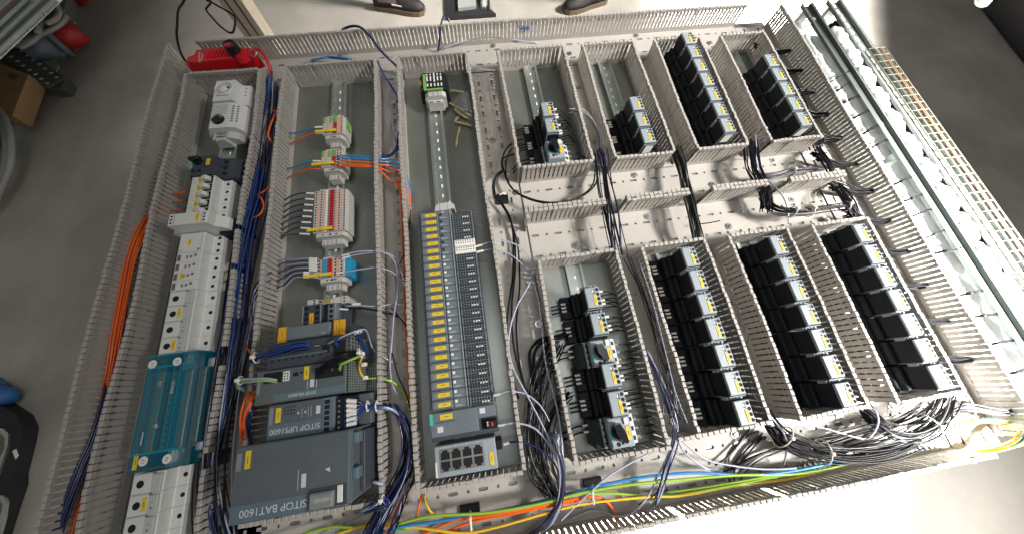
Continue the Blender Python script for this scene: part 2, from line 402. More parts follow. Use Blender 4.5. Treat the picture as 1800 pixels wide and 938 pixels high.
# ------------------------------------------------------------------ contactors
def make_contactor():
    t = thing('contactor', 'proto', 'contactor', (0, 0, 0), 0, 'motor contactors in the bays')
    part(t, 'housing', 'black', MB().box(-26, 27, -21.6, 21.6, 8, 34, 1.5).box(-46, -26, -21.8, 21.8, 8, 19, 2).box(-13, 14, -19.5, 19.5, 33, 82, 1.5)
         .box(-20, -13, -20.5, 20.5, 33, 46, 2).box(14, 22, -20.5, 20.5, 33, 44, 2), rel=True)
    part(t, 'edge_rib', 'dgrey', MB().box(-14.2, -12.4, -21, 21, 34, 40, .6).box(-13, 14.4, -21.8, -20, 34, 44, .5), rel=True)
    part(t, 'terminal_bridge', 'cgrey', MB().box(-13, 14.5, 19.0, 25.0, 56, 72, 1), rel=True)
    part(t, 'bridge_terminal', 'hole', MB().cyl(-9, 22, 72, 72.2, 1.9, 8).cyl(-3, 22, 72, 72.2, 1.6, 8).box(1, 3, 20.5, 23.5, 72, 72.2).cyl(9, 22, 72, 72.2, 2.1, 8), rel=True, kind='stuff')
    part(t, 'edge_highlight', 'mgrey', MB().prof([(-13.6, 34), (-11.6, 34), (-11.6, 78), (14, 78), (14, 81), (-13.6, 81)], -21, -19.4), rel=True)  # lighter L-shaped strip stands in for the highlight along the edge
    f = part(t, 'front_face', 'cgrey', MB().box(-12.8, 13.8, -18, 18.6, 81, 85, 1.2), rel=True)
    for y in (13.2, 4.9, -3.4, -11.7):
        part(f, 'terminal_hole', 'hole', MB().cyl(9.2, y, 84.9, 85.15, 3.0, 12), rel=True)
    part(f, 'indicator', 'black', MB().box(3.8, 4.6, 5.5, 15.5, 85, 85.3).box(0.2, 3.4, 7, 14, 84.9, 85.1), rel=True)
    part(f, 'indicator_window', 'ferrule', MB().box(.6, 2.8, 8.4, 13.2, 85.1, 85.3), rel=True)
    l = part(t, 'label', 'yellow', MB().box(1.2, 6.0, -14.5, 4.5, 85, 85.7), rel=True)
    part(l, 'print', 'ink', MB().box(3.2, 4.0, -8.5, -1.5, 85.7, 85.8), rel=True)
    for y in (-7, 0, 7):
        part(t, 'wire_marker', 'ferrule', MB().box(-47, -37, y - 1.8, y + 1.8, 22, 25.5, .5), rel=True)
    mb = MB()
    for y in (-7, 0, 7): mb.tube([(-26, y, 23), (-38, y, 23.5), (-52, y - 1, 24), (-66, y - 2, 20)], 1.5, 5)
    for y in (-12, -4, 4, 12): mb.tube([(20, y, 26), (32, y, 28), (48, y + 1, 30), (62, y + 1, 24)], 1.1, 5)
    part(t, 'lead', 'wblack', mb, True, rel=True, kind='stuff')
    return t
CPROTO = make_contactor()
first = [True]
def contactor(x, y, label, sticker=False, right=0):
    c = CPROTO if first[0] else copy_tree(CPROTO)
    first[0] = False
    place(c, (x, y, 0), label)
    return c
extra = []
def column(xc, ys, where, sticker_last=False, right=False):
    for i, y in enumerate(ys):
        c = contactor(xc, y, f'black contactor, {ORD[i]} from the far end of the {where}')
        if sticker_last and i == len(ys) - 1: extra.append((c, 'st'))
        if right: extra.append((c, 'r'))
P_ = 44.75
column(179, [544, 499.5], 'upper left bay', right=True)
column(380, [at(1109, 180, 85)[1] - 3 - k * P_ for k in range(3)], 'second upper bay', True)
column(565, [724 - k * P_ for k in range(7)], 'fully packed third upper bay', True)
column(745, [631 - k * P_ for k in range(5)], 'fourth upper bay', True)
column(381, [168 - k * P_ for k in range(7)], 'second lower bay')
column(560, [168.5 - k * P_ for k in range(7)], 'third lower bay')
column(738, [171 - k * P_ for k in range(7)], 'fourth lower bay by the plate edge')
xl1 = at(1034, 520, 85)[0] + 9
yl1 = [at(1030, v, 85)[1] - 18 for v in (506, 552.6)] + [at(1060, v, 85)[1] - 18 for v in (640, 691)]
for k, y in enumerate(yl1):
    extra.append((contactor(182, y, ['black contactor at the far end of the lower left bay', 'black contactor just beyond the first rotary switch of the lower left bay',
        'black contactor just nearer than the first rotary knob, lower left bay', 'black contactor beside the nearest rotary switch of the lower left bay'][k]), 'r'))
for c, k in extra:
    if k == 'st': part(c, 'white_sticker', 'ferrule', MB().box(-6, 12, -19.9, -19.5, 52, 76), rel=True)
    else:
        for yy in (12, -4, -11):
            part(c, 'wire_marker', 'ferrule', MB().box(16, 25, yy - 1.7, yy + 1.7, 66, 70, .6), rel=True)
        mb = MB()
        for yy in (12, -4, -11): mb.tube([(22, yy, 68), (34, yy - 1, 66), (50, yy - 3, 48), (62, yy - 4, 34)], 1.1, 5)
        part(c, 'lead', 'wblack', mb, True, rel=True, kind='stuff')
def starter(x, y, label):
    t = thing('motor_starter', label, 'motor starter', (x, y, 0), 0, 'rotary knob motor starters')
    part(t, 'housing', 'black', MB().box(-40, -16, -22, 22, 8, 52, 2).box(-26, 30, -22, 22, 8, 44, 1), rel=True)
    part(t, 'front_face', 'cgrey', MB().box(-19, 18, -22, 22, 44, 74, 2), rel=True)
    part(t, 'terminal_block', 'whitish', MB().prof([(18, 44), (31, 44), (31, 52), (18, 60)], -22, 22), rel=True)
    part(t, 'terminal_strip', 'cgrey', MB().box(-26, -22, -22, 22, 52, 58, 1), rel=True)
    for yy in (14, 0, -14): part(t, 'screw_terminal', 'hole', MB().prof([(22.6, 57.9), (27.6, 54.9), (27.9, 55.4), (22.9, 58.4)], yy - 3, yy + 3), rel=True)
    for yy in (15, 5, -5, -15): part(t, 'terminal_recess', 'hole', MB().cyl(-22.6, yy, 57.9, 58.15, 2.1, 8), rel=True)
    k = part(t, 'rotary_knob', 'blackgloss', MB().cyl(-6, 2, 74, 78, 10.5, 20), rel=True)
    part(k, 'grip', 'blackgloss', MB().prism([(-13, 13), (-3, 15), (3, -1), (4, -12), (-1, -14), (-12, 0)], 77, 90), rel=True)
    part(t, 'teal_stripe', 'teal', MB().box(-18.4, -15.6, -12, 4, 74, 74.4), rel=True)
    part(t, 'pale_cap', 'ferrule', MB().box(7, 13.5, 10.5, 20.5, 74, 77, .6), rel=True)
    l = part(t, 'label', 'yellow', MB().box(8, 14, -12, 7, 74, 75), rel=True)
    part(l, 'print', 'ink', MB().box(10.5, 11.5, -6, 1, 75, 75.1), rel=True)
    part(t, 'test_button', 'hole', MB().box(3, 6, -15, -8, 74, 74.5).cyl(-8, -16, 74, 74.5, 3.2, 10).cyl(-1, -15, 74, 74.6, 2.4, 8), rel=True)
    for yy in (12, 2): part(t, 'wire_marker', 'ferrule', MB().box(-50, -41, yy - 1.6, yy + 1.6, 30, 33, .4), rel=True)
    for yy in (11, -2, -14): part(t, 'wire_marker', 'clear', MB().box(31.5, 39, yy - 1.6, yy + 1.6, 44, 47, .4), rel=True)
    mb = MB()
    for yy in (12, 2): mb.tube([(-46, yy, 31), (-60, yy, 30), (-76, yy - 4, 30), (-90, yy - 10, 14)], 1.5, 5)
    for yy in (11, -2, -14): mb.tube([(36, yy, 45), (50, yy, 42), (66, yy - 2, 30), (80, yy - 3, 20)], 1.4, 5)
    part(t, 'lead', 'wblack', mb, True, rel=True, kind='stuff')
    return t
starter(180, 446, 'grey motor starter with black rotary knob in the upper left bay, white sticker behind')
starter(180, at(1040, 622, 74)[1], 'grey motor starter with black rotary knob midway along the lower left bay')
starter(180, at(1063, 764, 74)[1], 'grey motor starter with rotary knob at the near end of the lower left bay')
# ------------------------------------------------------------------ first bay: installation devices
GI = 'installation devices on the first mounting rail'
def tag_label(par, x0, x1, y0, y1, z, m='yellow', ink=True, h=.7):
    l = part(par, 'label', m, MB().box(x0, x1, y0, y1, z, z + h))
    if ink:
        if (x1 - x0) > (y1 - y0): part(l, 'print', 'ink', MB().box(x0 + (x1 - x0) * .3, x0 + (x1 - x0) * .7, (y0 + y1) / 2 - .4, (y0 + y1) / 2 + .4, z + h, z + h + .08))
        else: part(l, 'print', 'ink', MB().box((x0 + x1) / 2 - .4, (x0 + x1) / 2 + .4, y0 + (y1 - y0) * .3, y0 + (y1 - y0) * .7, z + h, z + h + .08))
    return l
# service socket
t = thing('service_socket', 'white round service socket at the far end of the first bay', 'socket', (-510, 685, 0), 0, GI)
part(t, 'housing', 'white', MB().prof([(-549, 30), (-549, 50), (-541, 62), (-533, 74), (-493, 74), (-488, 58), (-472, 56), (-472, 30)], 655, 712))
mb = MB(); n = 28; cx, cy = -514, 690
rr = [(18.5, 74.1), (18.5, 76.5), (16.4, 76.5), (15.8, 62), (0.1, 60.5)]
vs = [(cx + r_ * math.cos(2 * math.pi * k / n), cy + r_ * math.sin(2 * math.pi * k / n), z) for r_, z in rr for k in range(n)]
mb._a(vs, [(a * n + k, a * n + (k + 1) % n, (a + 1) * n + (k + 1) % n, (a + 1) * n + k) for a in range(4) for k in range(n)])
s_ = part(t, 'socket_cup', 'white', mb, True)
part(t, 'cup_floor', 'whitish', MB().cyl(cx, cy, 74.05, 74.35, 15.6, 24))
part(t, 'cup_bulge', 'white', MB().cyl(cx - 2, cy - 2, 74.3, 78, 12, 24, 8), True)
for dx in (-9.5, 9.5): part(t, 'contact_hole', 'hole', MB().cyl(cx + dx, cy - 3 + dx * .2, 74.4, 76.6, 2.1, 10))
part(t, 'inscription', 'seam', MB().box(-529, -501, 668, 670, 74, 74.15))
for y in (703, 693, 683): part(t, 'screw_hole', 'hole', MB().cyl(-481, y, 57, 57.4, 1.6, 8))
t = thing('thermostat', 'white thermostat with black temperature dial beside the service socket', 'thermostat', (-508, 618, 0), 0, GI)
part(t, 'housing', 'white', MB().prof([(-549, 30), (-549, 48), (-534, 70), (-497, 70), (-482, 67), (-474, 54), (-474, 30)], 585, 652))
d = part(t, 'dial', 'blackgloss', MB().cyl(-517, 606, 70, 75, 12.2, 28, 11))
mb = MB()
for k in range(9):
    a = R(10 + k * 20); mb.box(-517 + 8.6 * math.cos(a) - .8, -517 + 8.6 * math.cos(a) + .8, 606 + 8.6 * math.sin(a) - .8, 606 + 8.6 * math.sin(a) + .8, 75, 75.1)
part(d, 'numeral', 'print', mb, kind='stuff')
mb = MB()
for k in range(8): mb.box(-533, -503, 622 + k * 3.4, 622.8 + k * 3.4, 69.9, 70.2)
part(t, 'vent_slit', 'seam', mb, kind='stuff')
for k in range(7): part(t, 'terminal', 'seam', MB().box(-494, -489, 600 + k * 6.6, 602.6 + k * 6.6, 69.2, 70).box(-485, -481, 600 + k * 6.6, 602.6 + k * 6.6, 66.5, 67.9))
t = thing('rail_clamp', 'grey end clamp stack just below the thermostat', 'clamp', (-510, 575, 0), 0, GI)
part(t, 'body', 'whitish', MB().prof([(-540, 38), (-534, 56), (-500, 60), (-484, 52), (-480, 38)], 567, 584))
part(t, 'side_wing', 'whitish', MB().prof([(-532, 38), (-524, 60), (-506, 62), (-500, 38)], 560, 567))
part(t, 'groove', 'seam', MB().box(-524, -505, 570, 572, 60.1, 60.9).box(-524, -505, 578, 580, 60.1, 60.9), kind='stuff')
# dark motor protection switch
t = thing('motor_starter', 'dark motor starter at the far end of the breaker row in the first bay', 'motor starter', (-510, 490, 0), 0, GI)
part(t, 'housing', 'dgrey', MB().prof([(-560, 20), (-556, 58), (-551, 72), (-511, 74), (-506, 60), (-478, 58), (-474, 48), (-474, 20)], 468, 514))
k = part(t, 'rotary_knob', 'blackgloss', MB().cyl(-538, 500, 74, 80, 8, 16))
part(k, 'grip', 'blackgloss', MB().box(-547, -528, 496, 504, 80, 88, 1.5))
part(t, 'teal_stripe', 'teal', MB().box(-551, -547, 484, 494, 73.6, 74.3))
part(t, 'button', 'blackgloss', MB().cyl(-533, 478, 74, 75.5, 3, 10)); part(t, 'button', 'blackgloss', MB().cyl(-544, 478, 74, 75.5, 3, 10))
tag_label(t, -522, -515, 489, 504, 74.2)
for yy in (505, 491, 477):
    part(t, 'terminal_hole', 'blackgloss', MB().cyl(-496, yy, 59, 60.5, 4.6, 12))
    part(t, 'wire_marker', 'ferrule', MB().box(-473, -463, yy - 1.6, yy + 1.6, 40, 44, .5))
# miniature breakers
def body_prof(z=70, zs=50): return [(-568, 15), (-568, 46), (-548, 48), (-547, z - 1), (-546, z), (-505, z), (-504, z - 1), (-503, zs + 1), (-502, zs), (-487, zs), (-486, zs - 1), (-486, 15)]
for i in range(5):
    y = 457 - i * 17.9; g = 'miniature circuit breakers in the first bay'
    t = thing('circuit_breaker', f'white one-pole circuit breaker, {ORD[i]} from the dark motor starter', 'circuit breaker', (-520, y, 0), 0, g)
    part(t, 'housing', 'white', MB().prof(body_prof(), y - 8.7, y + 8.7))
    part(t, 'toggle_recess', 'black', MB().box(-523, -507, y - 8, y + 8, 70, 70.5))
    part(t, 'toggle', 'white', MB().prof([(-522, 70), (-522, 79), (-514, 81), (-510, 75), (-510, 70)], y - 4.2, y + 4.2))
    tag_label(t, -534, -528, y - 6.5, y + 6, 70)
    part(t, 'screw_hole', 'hole', MB().cyl(-493.5, y, 49.6, 50.25, 3.0, 12)); part(t, 'screw_hole', 'hole', MB().cyl(-558, y, 46.6, 47.8, 3.0, 12))
    part(t, 'print', 'seam', MB().box(-544, -537, y - 5, y - 4.2, 70, 70.1).box(-544, -539, y + 1, y + 1.8, 70, 70.1), kind='stuff')
# timing relay, high and slim
t = thing('timing_relay', 'tall slim white timing relay bridging across the breaker row', 'relay', (-515, 355, 0), 0, GI)
part(t, 'housing', 'white', MB().prof([(-560, 20), (-560, 70), (-546, 82), (-546, 98), (-544, 100), (-482, 100), (-480, 98), (-478, 84), (-464, 70), (-464, 20)], 344, 367))
for k in range(3):
    part(t, 'terminal', 'hole', MB().cyl(-540, 349 + k * 6.5, 99.9, 100.3, 1.9, 10)); part(t, 'terminal', 'hole', MB().cyl(-485, 349 + k * 6.5, 99.9, 100.3, 1.9, 10))
part(t, 'window_line', 'seam', MB().box(-535.5, -534.8, 346, 365, 100, 100.15).box(-489.5, -488.8, 346, 365, 100, 100.15), kind='stuff')
tag_label(t, -499, -493, 348, 364, 100)
part(t, 'dark_base', 'black', MB().box(-486, -462, 339, 370, 5, 62))
# surge arrester block and following modules
t = thing('residual_current_switch', 'wide blank white residual current switch next to the timing relay', 'residual current switch', (-520, 324, 0), 0, GI)
part(t, 'housing', 'white', MB().prof(body_prof(), 304.2, 342))
tag_label(t, -531, -526, 318, 329, 70)
for yy in (337, 324, 311): part(t, 'screw_hole', 'hole', MB().cyl(-493.5, yy, 49.6, 50.25, 3.0, 12))
part(t, 'print', 'seam', MB().box(-508.6, -508.2, 306, 340, 70, 70.1).box(-545.5, -538, 308, 309, 70, 70.1).box(-514, -510, 307, 311, 70, 70.1), kind='stuff')
for i in range(4):
    y = 294.8 - i * 17.8
    t = thing('circuit_breaker', f'white module with small dark window, {ORD[i]} after the residual current switch', 'circuit breaker', (-520, y, 0), 0, 'white modules with dark windows in the first bay')
    part(t, 'housing', 'white', MB().prof(body_prof(), y - 8.7, y + 8.7))
    part(t, 'window', 'brown', MB().box(-544.5, -539.5, y - 6.5, y + 5.5, 70, 70.6)); part(t, 'window_bar', 'white', MB().box(-537.5, -535, y - 7, y + 6, 70, 71))
    part(t, 'print', 'seam', MB().box(-530, -527, y - 3, y + 3, 70, 70.1).box(-524, -520, y - 2, y + 3, 70, 70.1).box(-517, -512.5, y, y + 5, 70, 70.1), kind='stuff')
    part(t, 'screw_hole', 'hole', MB().cyl(-493.5, y, 49.6, 50.25, 3.0, 12))
    if i == 2: tag_label(t, -534, -529, y - 5.5, y + 6, 70)
for i in range(3):
    y = 283 - i * 20
    t = thing('busbar_terminal', f'small grey terminal with brass screw, {ORD[i]} from the far end', 'terminal', (-470, y, 0), 0, 'grey terminals on the side of the white modules')
    part(t, 'housing', 'whitish', MB().box(-486, -470, y - 8, y + 8, 6, 38, 2).box(-470, -461, y - 6, y + 2, 10, 30, 2))
    part(t, 'screw', 'brass', MB().cyl(-477, y, 38, 39.2, 3.6, 10))
def fuse(y, label, lab, small):
    t = thing('fuse_holder', label, 'fuse holder', (-520, y, 0), 0, 'white fuse holders in the first bay')
    part(t, 'housing', 'white', MB().prof(body_prof(68, 48), y - 13.3, y + 13.3))
    part(t, 'drawer', 'white', MB().box(-545.5, -519.4, y - 12.4, y + 12.4, 67, 70.2, .6))
    part(t, 'latch', 'whitish', MB().box(-518.6, -506, y - 11.8, y + 10.6, 67, 71.4, .8))
    part(t, 'fuse_window', 'hole', MB().cyl(-534.5, y - .5, 70.2, 70.5, 5.0, 20))
    part(t, 'screw_hole', 'hole', MB().cyl(-491.5, y + 1, 47.6, 48.3, 3.2, 14)); part(t, 'screw_hole', 'hole', MB().cyl(-559, y, 46.6, 47.8, 3.2, 12))
    part(t, 'notch', 'seam', MB().box(-519, -516, y + 11, y + 13, 70.2, 71.2))
    if lab: tag_label(t, -527, -521, y - 8.5, y + 8.5, 70.2)
    if small: part(t, 'print', 'seam', MB().box(-515.5, -511, y + 1, y + 1.8, 71.4, 71.5).box(-514.5, -512, y - 7, y - 4, 71.4, 71.5), kind='stuff')
for i in range(4): fuse(219 - i * 27, f'white fuse holder with round dark window, {ORD[i]} beyond the blue cover' + (', yellow label' if i in (1, 3) else ''), i in (1, 3), i > 1)
for i in range(4): fuse(-60 - i * 27, f'white fuse holder with round dark window, {ORD[i]} on the near side of the blue cover', i in (1, 3), i > 0)
# blue translucent distribution block
t = thing('distribution_block', 'distribution block under a see-through blue cover with white round labels', 'distribution block', (-515, 40, 0), 0, GI)
part(t, 'base', 'dgrey', MB().box(-566, -482, -43, 122, 12, 30))
for k in range(4):
    b_ = part(t, 'busbar', 'coveredge' if k == 1 else 'galv', MB().box(-556 + k * 19, -545 + k * 19, -22, 100, 30, 52 - k * 3, 1))
mb = MB()
for k in range(4):
    for j in range(13): mb.cyl(-550 + k * 19, -16 + j * 9.2, 52 - k * 3, 53.4 - k * 3, 3.2, 8)
part(t, 'busbar_screw', 'brass', mb, kind='stuff')
part(t, 'cover', 'cover', MB().prof([(-560, 30), (-553, 74), (-478, 74), (-474, 30)], -44, 123))
part(t, 'cover_end', 'coveredge', MB().box(-552, -480, 102, 106, 74, 76).box(-552, -480, -22, -18, 74, 76).box(-553, -480, 121.5, 123.6, 30, 75))
mb = MB()
for x in (-549, -536, -525, -513, -503, -494): mb.box(x, x + 1.3, -20, 103, 74, 74.8)
part(t, 'cover_rib', 'coveredge', mb, kind='stuff')
for nm, x, y in (('L1', -545, 110), ('L2', -508, 109), ('L3', -531, -30), ('N', -498, -32)):
    d = part(t, 'round_label', 'ferrule', MB().cyl(x, y, 76.2, 76.6, 6.5, 22))
    text(d, 'lettering', nm, 'seam', 6.5, (x, y, 76.75), (0, 0, R(90)))
tag_label(t, -546, -540, -40, -18, 74.4)
text(t, 'lettering', 'ERICO', 'print', 6.5, (-509, 70, 75.2), (0, 0, R(90)))
text(t, 'lettering', 'CE', 'print', 7, (-529, 78, 75.2), (0, 0, R(90)))
part(t, 'lightning_mark', 'print', MB().prism([(-528, 15.4), (-521.5, 20), (-523, 15), (-518.5, 15.6), (-524, 12.4), (-522.8, 16.6)], 75, 75.15))
part(t, 'print', 'print', MB().box(-541, -539.5, -8, 10, 75, 75.1), kind='stuff')
part(t, 'side_block', 'black', MB().box(-481, -463, -15, 100, 4, 34))
for k in range(16): part(t, 'brass_terminal', 'brass', MB().cyl(-476, 96 - k * 7, 34, 42, 2.6, 8))
part(t, 'end_bracket', 'white', MB().box(-483, -470, 98, 113, 34, 50, 2).box(-483, -470, -28, -16, 30, 50, 2))
part(t, 'copper_lug', 'brass', MB().box(-482, -470, -41, -30, 30, 46, 2).cyl(-472, -36, 46, 48, 3.5, 8))
# ------------------------------------------------------------------ second bay: terminal strips
def strip(label, x0, x1, ytop, n, pitch, z, cols, side=None, end_label=None, end='tbgrey'):
    """cols: list of (offset, width, material or function of slice number, rise)"""
    t = thing('terminal_strip', label, 'terminal strip', ((x0 + x1) / 2, ytop - n * pitch / 2, 0), 0, 'terminal strips in the second bay')
    for i in range(n):
        y1 = ytop - i * pitch; y0 = y1 - pitch + .35
        b = part(t, 'terminal_block', 'tbgrey', MB().prof([(x0, 12), (x0 - 1, z - 12), (x0, z), (x1 - 1, z), (x1 + 3, z - 8), (x1 + 3, 12)], y0, y1))
        for off, wd, mt, rise in cols:
            mm_ = mt(i) if callable(mt) else mt
            if mm_ is None: continue
            if mm_ == 'hole': part(b, 'wire_hole', 'hole', MB().cyl(x0 + off, (y0 + y1) / 2, z, z + .25, wd, 8))
            else: part(b, 'insert', mm_, MB().box(x0 + off, x0 + off + wd, y0 + .3, y1 - .3, z, z + rise))
    ye = ytop - n * pitch
    part(t, 'end_clamp', 'tbgrey', MB().prof([(x0, 10), (x0, z - 14), (x0 + 4, z - 5), (x1 - 6, z - 5), (x1 - 1, z - 14), (x1 - 1, 10)], ye - 9, ye).prof([(x0 + 7, 10), (x0 + 9, z - 18), (x1 - 12, z - 18), (x1 - 10, 10)], ye - 20, ye - 9))
    part(t, 'end_clamp', 'tbgrey', MB().prof([(x0 + 8, 10), (x0 + 8, z - 3), (x1 - 12, z - 3), (x1 - 12, 10)], ytop + .2, ytop + 5))
    part(t, 'clamp_hole', 'hole', MB().cyl(x0 + 16, ye - 4, z - 5, z - 4.8, 1.6, 8).cyl((x0 + x1) / 2, ye - 4, z - 5, z - 4.8, 2.2, 8).box(x1 - 22, x1 - 16, ye - 5, ye - 3, z - 5, z - 4.8).box((x0 + x1) / 2 + 6, (x0 + x1) / 2 + 6.8, ye - 20, ye - 9.5, z - 18, z - 17.9), kind='stuff')
    mb = MB()
    for k in range(4): mb.box(x0 + 12 + k * 8, x0 + 13 + k * 8, ye - 19.5, ye - 9.6, z - 18, z - 17.7)
    mb.box(x0 + 6, x1 - 8, ye - 8.9, ye - 8.1, z - 5, z - 4.7)
    part(t, 'groove', 'seam', mb, kind='stuff')
    if side: part(t, 'end_plate', side, MB().box(x1 + 3.2, x1 + 4.6, ye + n * pitch * .45, ytop - 1, 20, z - 8))
    if end_label:
        a, b = end_label
        l = part(t, 'label', 'yellow', MB().box(a, b, ye + 1.5, ye + 7.5, z + 5, z + 7))
        part(l, 'print', 'ink', MB().box((a + b) / 2 - 3, (a + b) / 2 + 3, ye + 4, ye + 4.8, z + 7, z + 7.1))
    return t
h = 'hole'
gs = lambda a, b: (lambda i: a if i < 3 else b)
strip('terminal strip with green ends nearest the far edge of the second bay, one yellow label', -314, -271, 611, 8, 6, 48,
      [(0.5, 5, gs('green', 'tbgrey'), .5), (4, 1.9, h, 0), (8, 3, 'orangeprint', .4), (13, 6, gs('green', 'tbgrey'), .6), (21, .8, 'seam', .5), (24, 6, gs('green', 'red'), 2), (33, 3, 'orangeprint', .4), (36, 3, 'orangeprint', .4), (40, 1.7, h, 0)],
      'green', (-327, -283))
strip('second terminal strip with green ends, four marked cables leaving to the side', -314, -272, 520, 7, 6, 48,
      [(0.5, 5, gs('green', 'tbgrey'), .5), (4, 1.9, h, 0), (8, 3, 'orangeprint', .4), (13, 6, gs('green', 'tbgrey'), .6), (21, .8, 'seam', .5), (24, 6, gs('green', 'red'), 2), (33, 1.6, h, 0), (36, 3, 'orangeprint', .4), (40, 1.7, h, 0)],
      'green', (-330, -285))
strip('long terminal strip with a red jumper column and orange markings', -323, -262, 420, 16, 5.9, 48,
      [(3.5, 1.7, h, 0), (8, 2.4, 'orangeprint', .4), (13.5, 1.7, h, 0), (17, 3, 'orangeprint', .4), (22, 4, 'ferrule', .8), (27, 2, 'seam', .4), (31, 7, 'red', 2), (39.5, 1.5, h, 0), (41.5, 3.2, 'orangeprint', .4), (48.5, 1.7, h, 0), (52.5, 2.6, 'orangeprint', .4), (58.5, 1.7, h, 0)],
      None, (-331, -284))
strip('short terminal strip with sky blue end and white marker cluster', -311, -262, 268, 6, 6.1, 48,
      [(3, 1.8, h, 0), (5, 2.4, 'orangeprint', .4), (8.5, 8, 'azure', 1.2), (18, 3, 'plugblue', 1.5), (21, 5.5, 'red', 2.5), (27, 3, 'orangeprint', .6), (32.5, 1.9, h, 0), (36, 4, 'orangeprint', .6), (44, 1.9, h, 0)],
      None, (-330, -283))
t = thing('end_plate', 'sky blue plate standing beside the short terminal strip', 'end plate', (-257, 248, 0))
part(t, 'plate', 'azure', MB().box(-262.5, -252, 231, 269, 4, 46, 1))
# coupling relay below
t = thing('coupling_relay', 'dark coupling relay with round terminals and amber label in the second bay', 'relay', (-295, 155, 0), 0, 'devices in the second bay')
part(t, 'housing', 'dgrey', MB().box(-321, -289, 137, 176, 8, 70, 1).box(-289, -262, 137, 175, 8, 58, 1))
part(t, 'terminal_rail', 'mgrey', MB().box(-280, -264, 138, 174, 58, 68, 1))
for k in range(4):
    for x in (-314.5, -296.5): part(t, 'terminal_hole', 'hole', MB().cyl(x, 170 - k * 9.4, 70, 70.3, 3.7, 14))
    part(t, 'terminal_hole', 'hole', MB().cyl(-274, 170 - k * 9, 68, 68.3, 3.3, 14))
for x in (-320.6, -291): part(t, 'edge_rib', 'cgrey', MB().box(x, x + 1, 137.5, 175.5, 70, 70.8))
part(t, 'edge_rib', 'cgrey', MB().box(-267.5, -266.3, 138, 174, 68, 68.8))
tag_label(t, -309, -302, 141, 161, 70.2, 'amber')
t = thing('end_clamp', 'pale clamp with a brown insert above the dark coupling relay', 'clamp', (-290, 183, 0), 0, 'devices in the second bay')
part(t, 'body', 'tbgrey', MB().box(-319, -302, 177, 188, 8, 62, 1).box(-300, -278, 178, 187, 8, 58, 1).prism([(-277, 178), (-264, 177), (-264, 189), (-277, 187)], 8, 56).prism([(-263, 175.5), (-252, 176.5), (-248, 182), (-252, 189), (-263, 189)], 8, 56))
part(t, 'insert', 'card', MB().box(-296, -280, 179.5, 186, 58, 59))
for x, y in ((-306, 185), (-306, 180), (-257.5, 179.5), (-257.5, 185.5), (-297, 183)): part(t, 'wire_hole', 'hole', MB().cyl(x, y, 62 if x < -300 else (58 if x < -280 else 56), 62.3 if x < -300 else (59.3 if x < -280 else 56.3), 1.7, 8))
# power supply family
def slab(name, label, x0, x1, y0, y1, z, m='psu', grp='grey power supply devices in the second bay', z0=8):
    t = thing(name, label, 'power supply', ((x0 + x1) / 2, (y0 + y1) / 2, 0), 0, grp)
    part(t, 'housing', m, MB().box(x0, x1, y0, y1, z0, z, 1.5))
    return t
t = slab('interface_module', 'flat grey module with amber labels at both ends, behind the power supplies', -341, -239, 111, 137, 92, 'dgrey')
part(t, 'lid', 'mgrey', MB().box(-330, -262, 114, 136, 92, 96, 1.5))
for a, b in ((-343, -331), (-256, -248), (-247, -239)):
    tag_label(t, a, b, 113, 136, 94, 'amber'); part(t, 'label_holder', 'amber', MB().box(a - 1, b + .4, 112, 137, 92, 94))
part(t, 'print', 'print', MB().box(-275, -268, 118, 119, 96, 96.1), kind='stuff')
t = slab('control_module', 'dark control module with a bunch of blue wires plugged in', -345, -226, 70, 108, 114, 'dgrey')
part(t, 'socket_recess', 'hole', MB().box(-321, -283, 91, 101, 114, 114.4))
part(t, 'socket_recess', 'hole', MB().box(-264, -253, 83, 96, 114, 114.4))
part(t, 'socket_recess', 'hole', MB().box(-247, -229, 76, 99, 114, 114.4))
part(t, 'plug', 'ferrule', MB().box(-300, -286, 98, 100.5, 114.2, 117))
part(t, 'switch_row', 'hole', MB().box(-275, -267, 93, 98, 114, 114.3))
for k in range(3): part(t, 'switch', 'print', MB().box(-274 + k * 2.4, -272.8 + k * 2.4, 95, 96.4, 114.3, 114.9))
mb = MB()
for k in range(8): mb.box(-338 + k * 10, -335 + k * 10, 80.5, 83, 114, 114.4)
part(t, 'vent', 'hole', mb, kind='stuff')
part(t, 'ledge', 'psu', MB().box(-344, -256, 84, 87.5, 114, 115.2, .5)); tag_label(t, -247, -230, 71, 75, 114.3)
mb = MB()
for k in range(7): mb.box(-226, -225.2, 74, 106, 34 + k * 11, 35.4 + k * 11)
for k in range(6): mb.box(-226, -225, 75 + k * 6, 76.3 + k * 6, 30, 106)
part(t, 'side_grille', 'galv', mb, kind='stuff')
t = slab('power_supply', 'large grey power supply with a wire mesh side and yellow label', -357, -227, 21, 69, 115)
part(t, 'band', 'psuband', MB().box(-330, -228, 23.5, 33, 115, 115.4))
text(t, 'lettering', 'SITOP PSU8600', 'print', 6, (-289, 28.5, 115.5), (0, 0, math.pi))
part(t, 'side_label', 'clear', MB().box(-354, -350, 36, 58, 115, 115.4))
part(t, 'socket_recess', 'hole', MB().box(-346, -320, 50, 65, 115, 115.4)); part(t, 'socket_recess', 'hole', MB().box(-272, -231, 46, 63, 115, 115.4))
part(t, 'dip_switch', 'ferrule', MB().box(-317.5, -309, 50, 64, 115, 116.5))
mb = MB()
for a in range(2):
    for b in range(3): mb.box(-316 + a * 4, -314 + a * 4, 52 + b * 4, 54 + b * 4, 116.5, 116.7)
part(t, 'dip_hole', 'hole', mb, kind='stuff')
part(t, 'switch_row', 'hole', MB().box(-304, -296.5, 55, 60.5, 115, 115.3)); tag_label(t, -288, -281, 48, 67, 115.2)
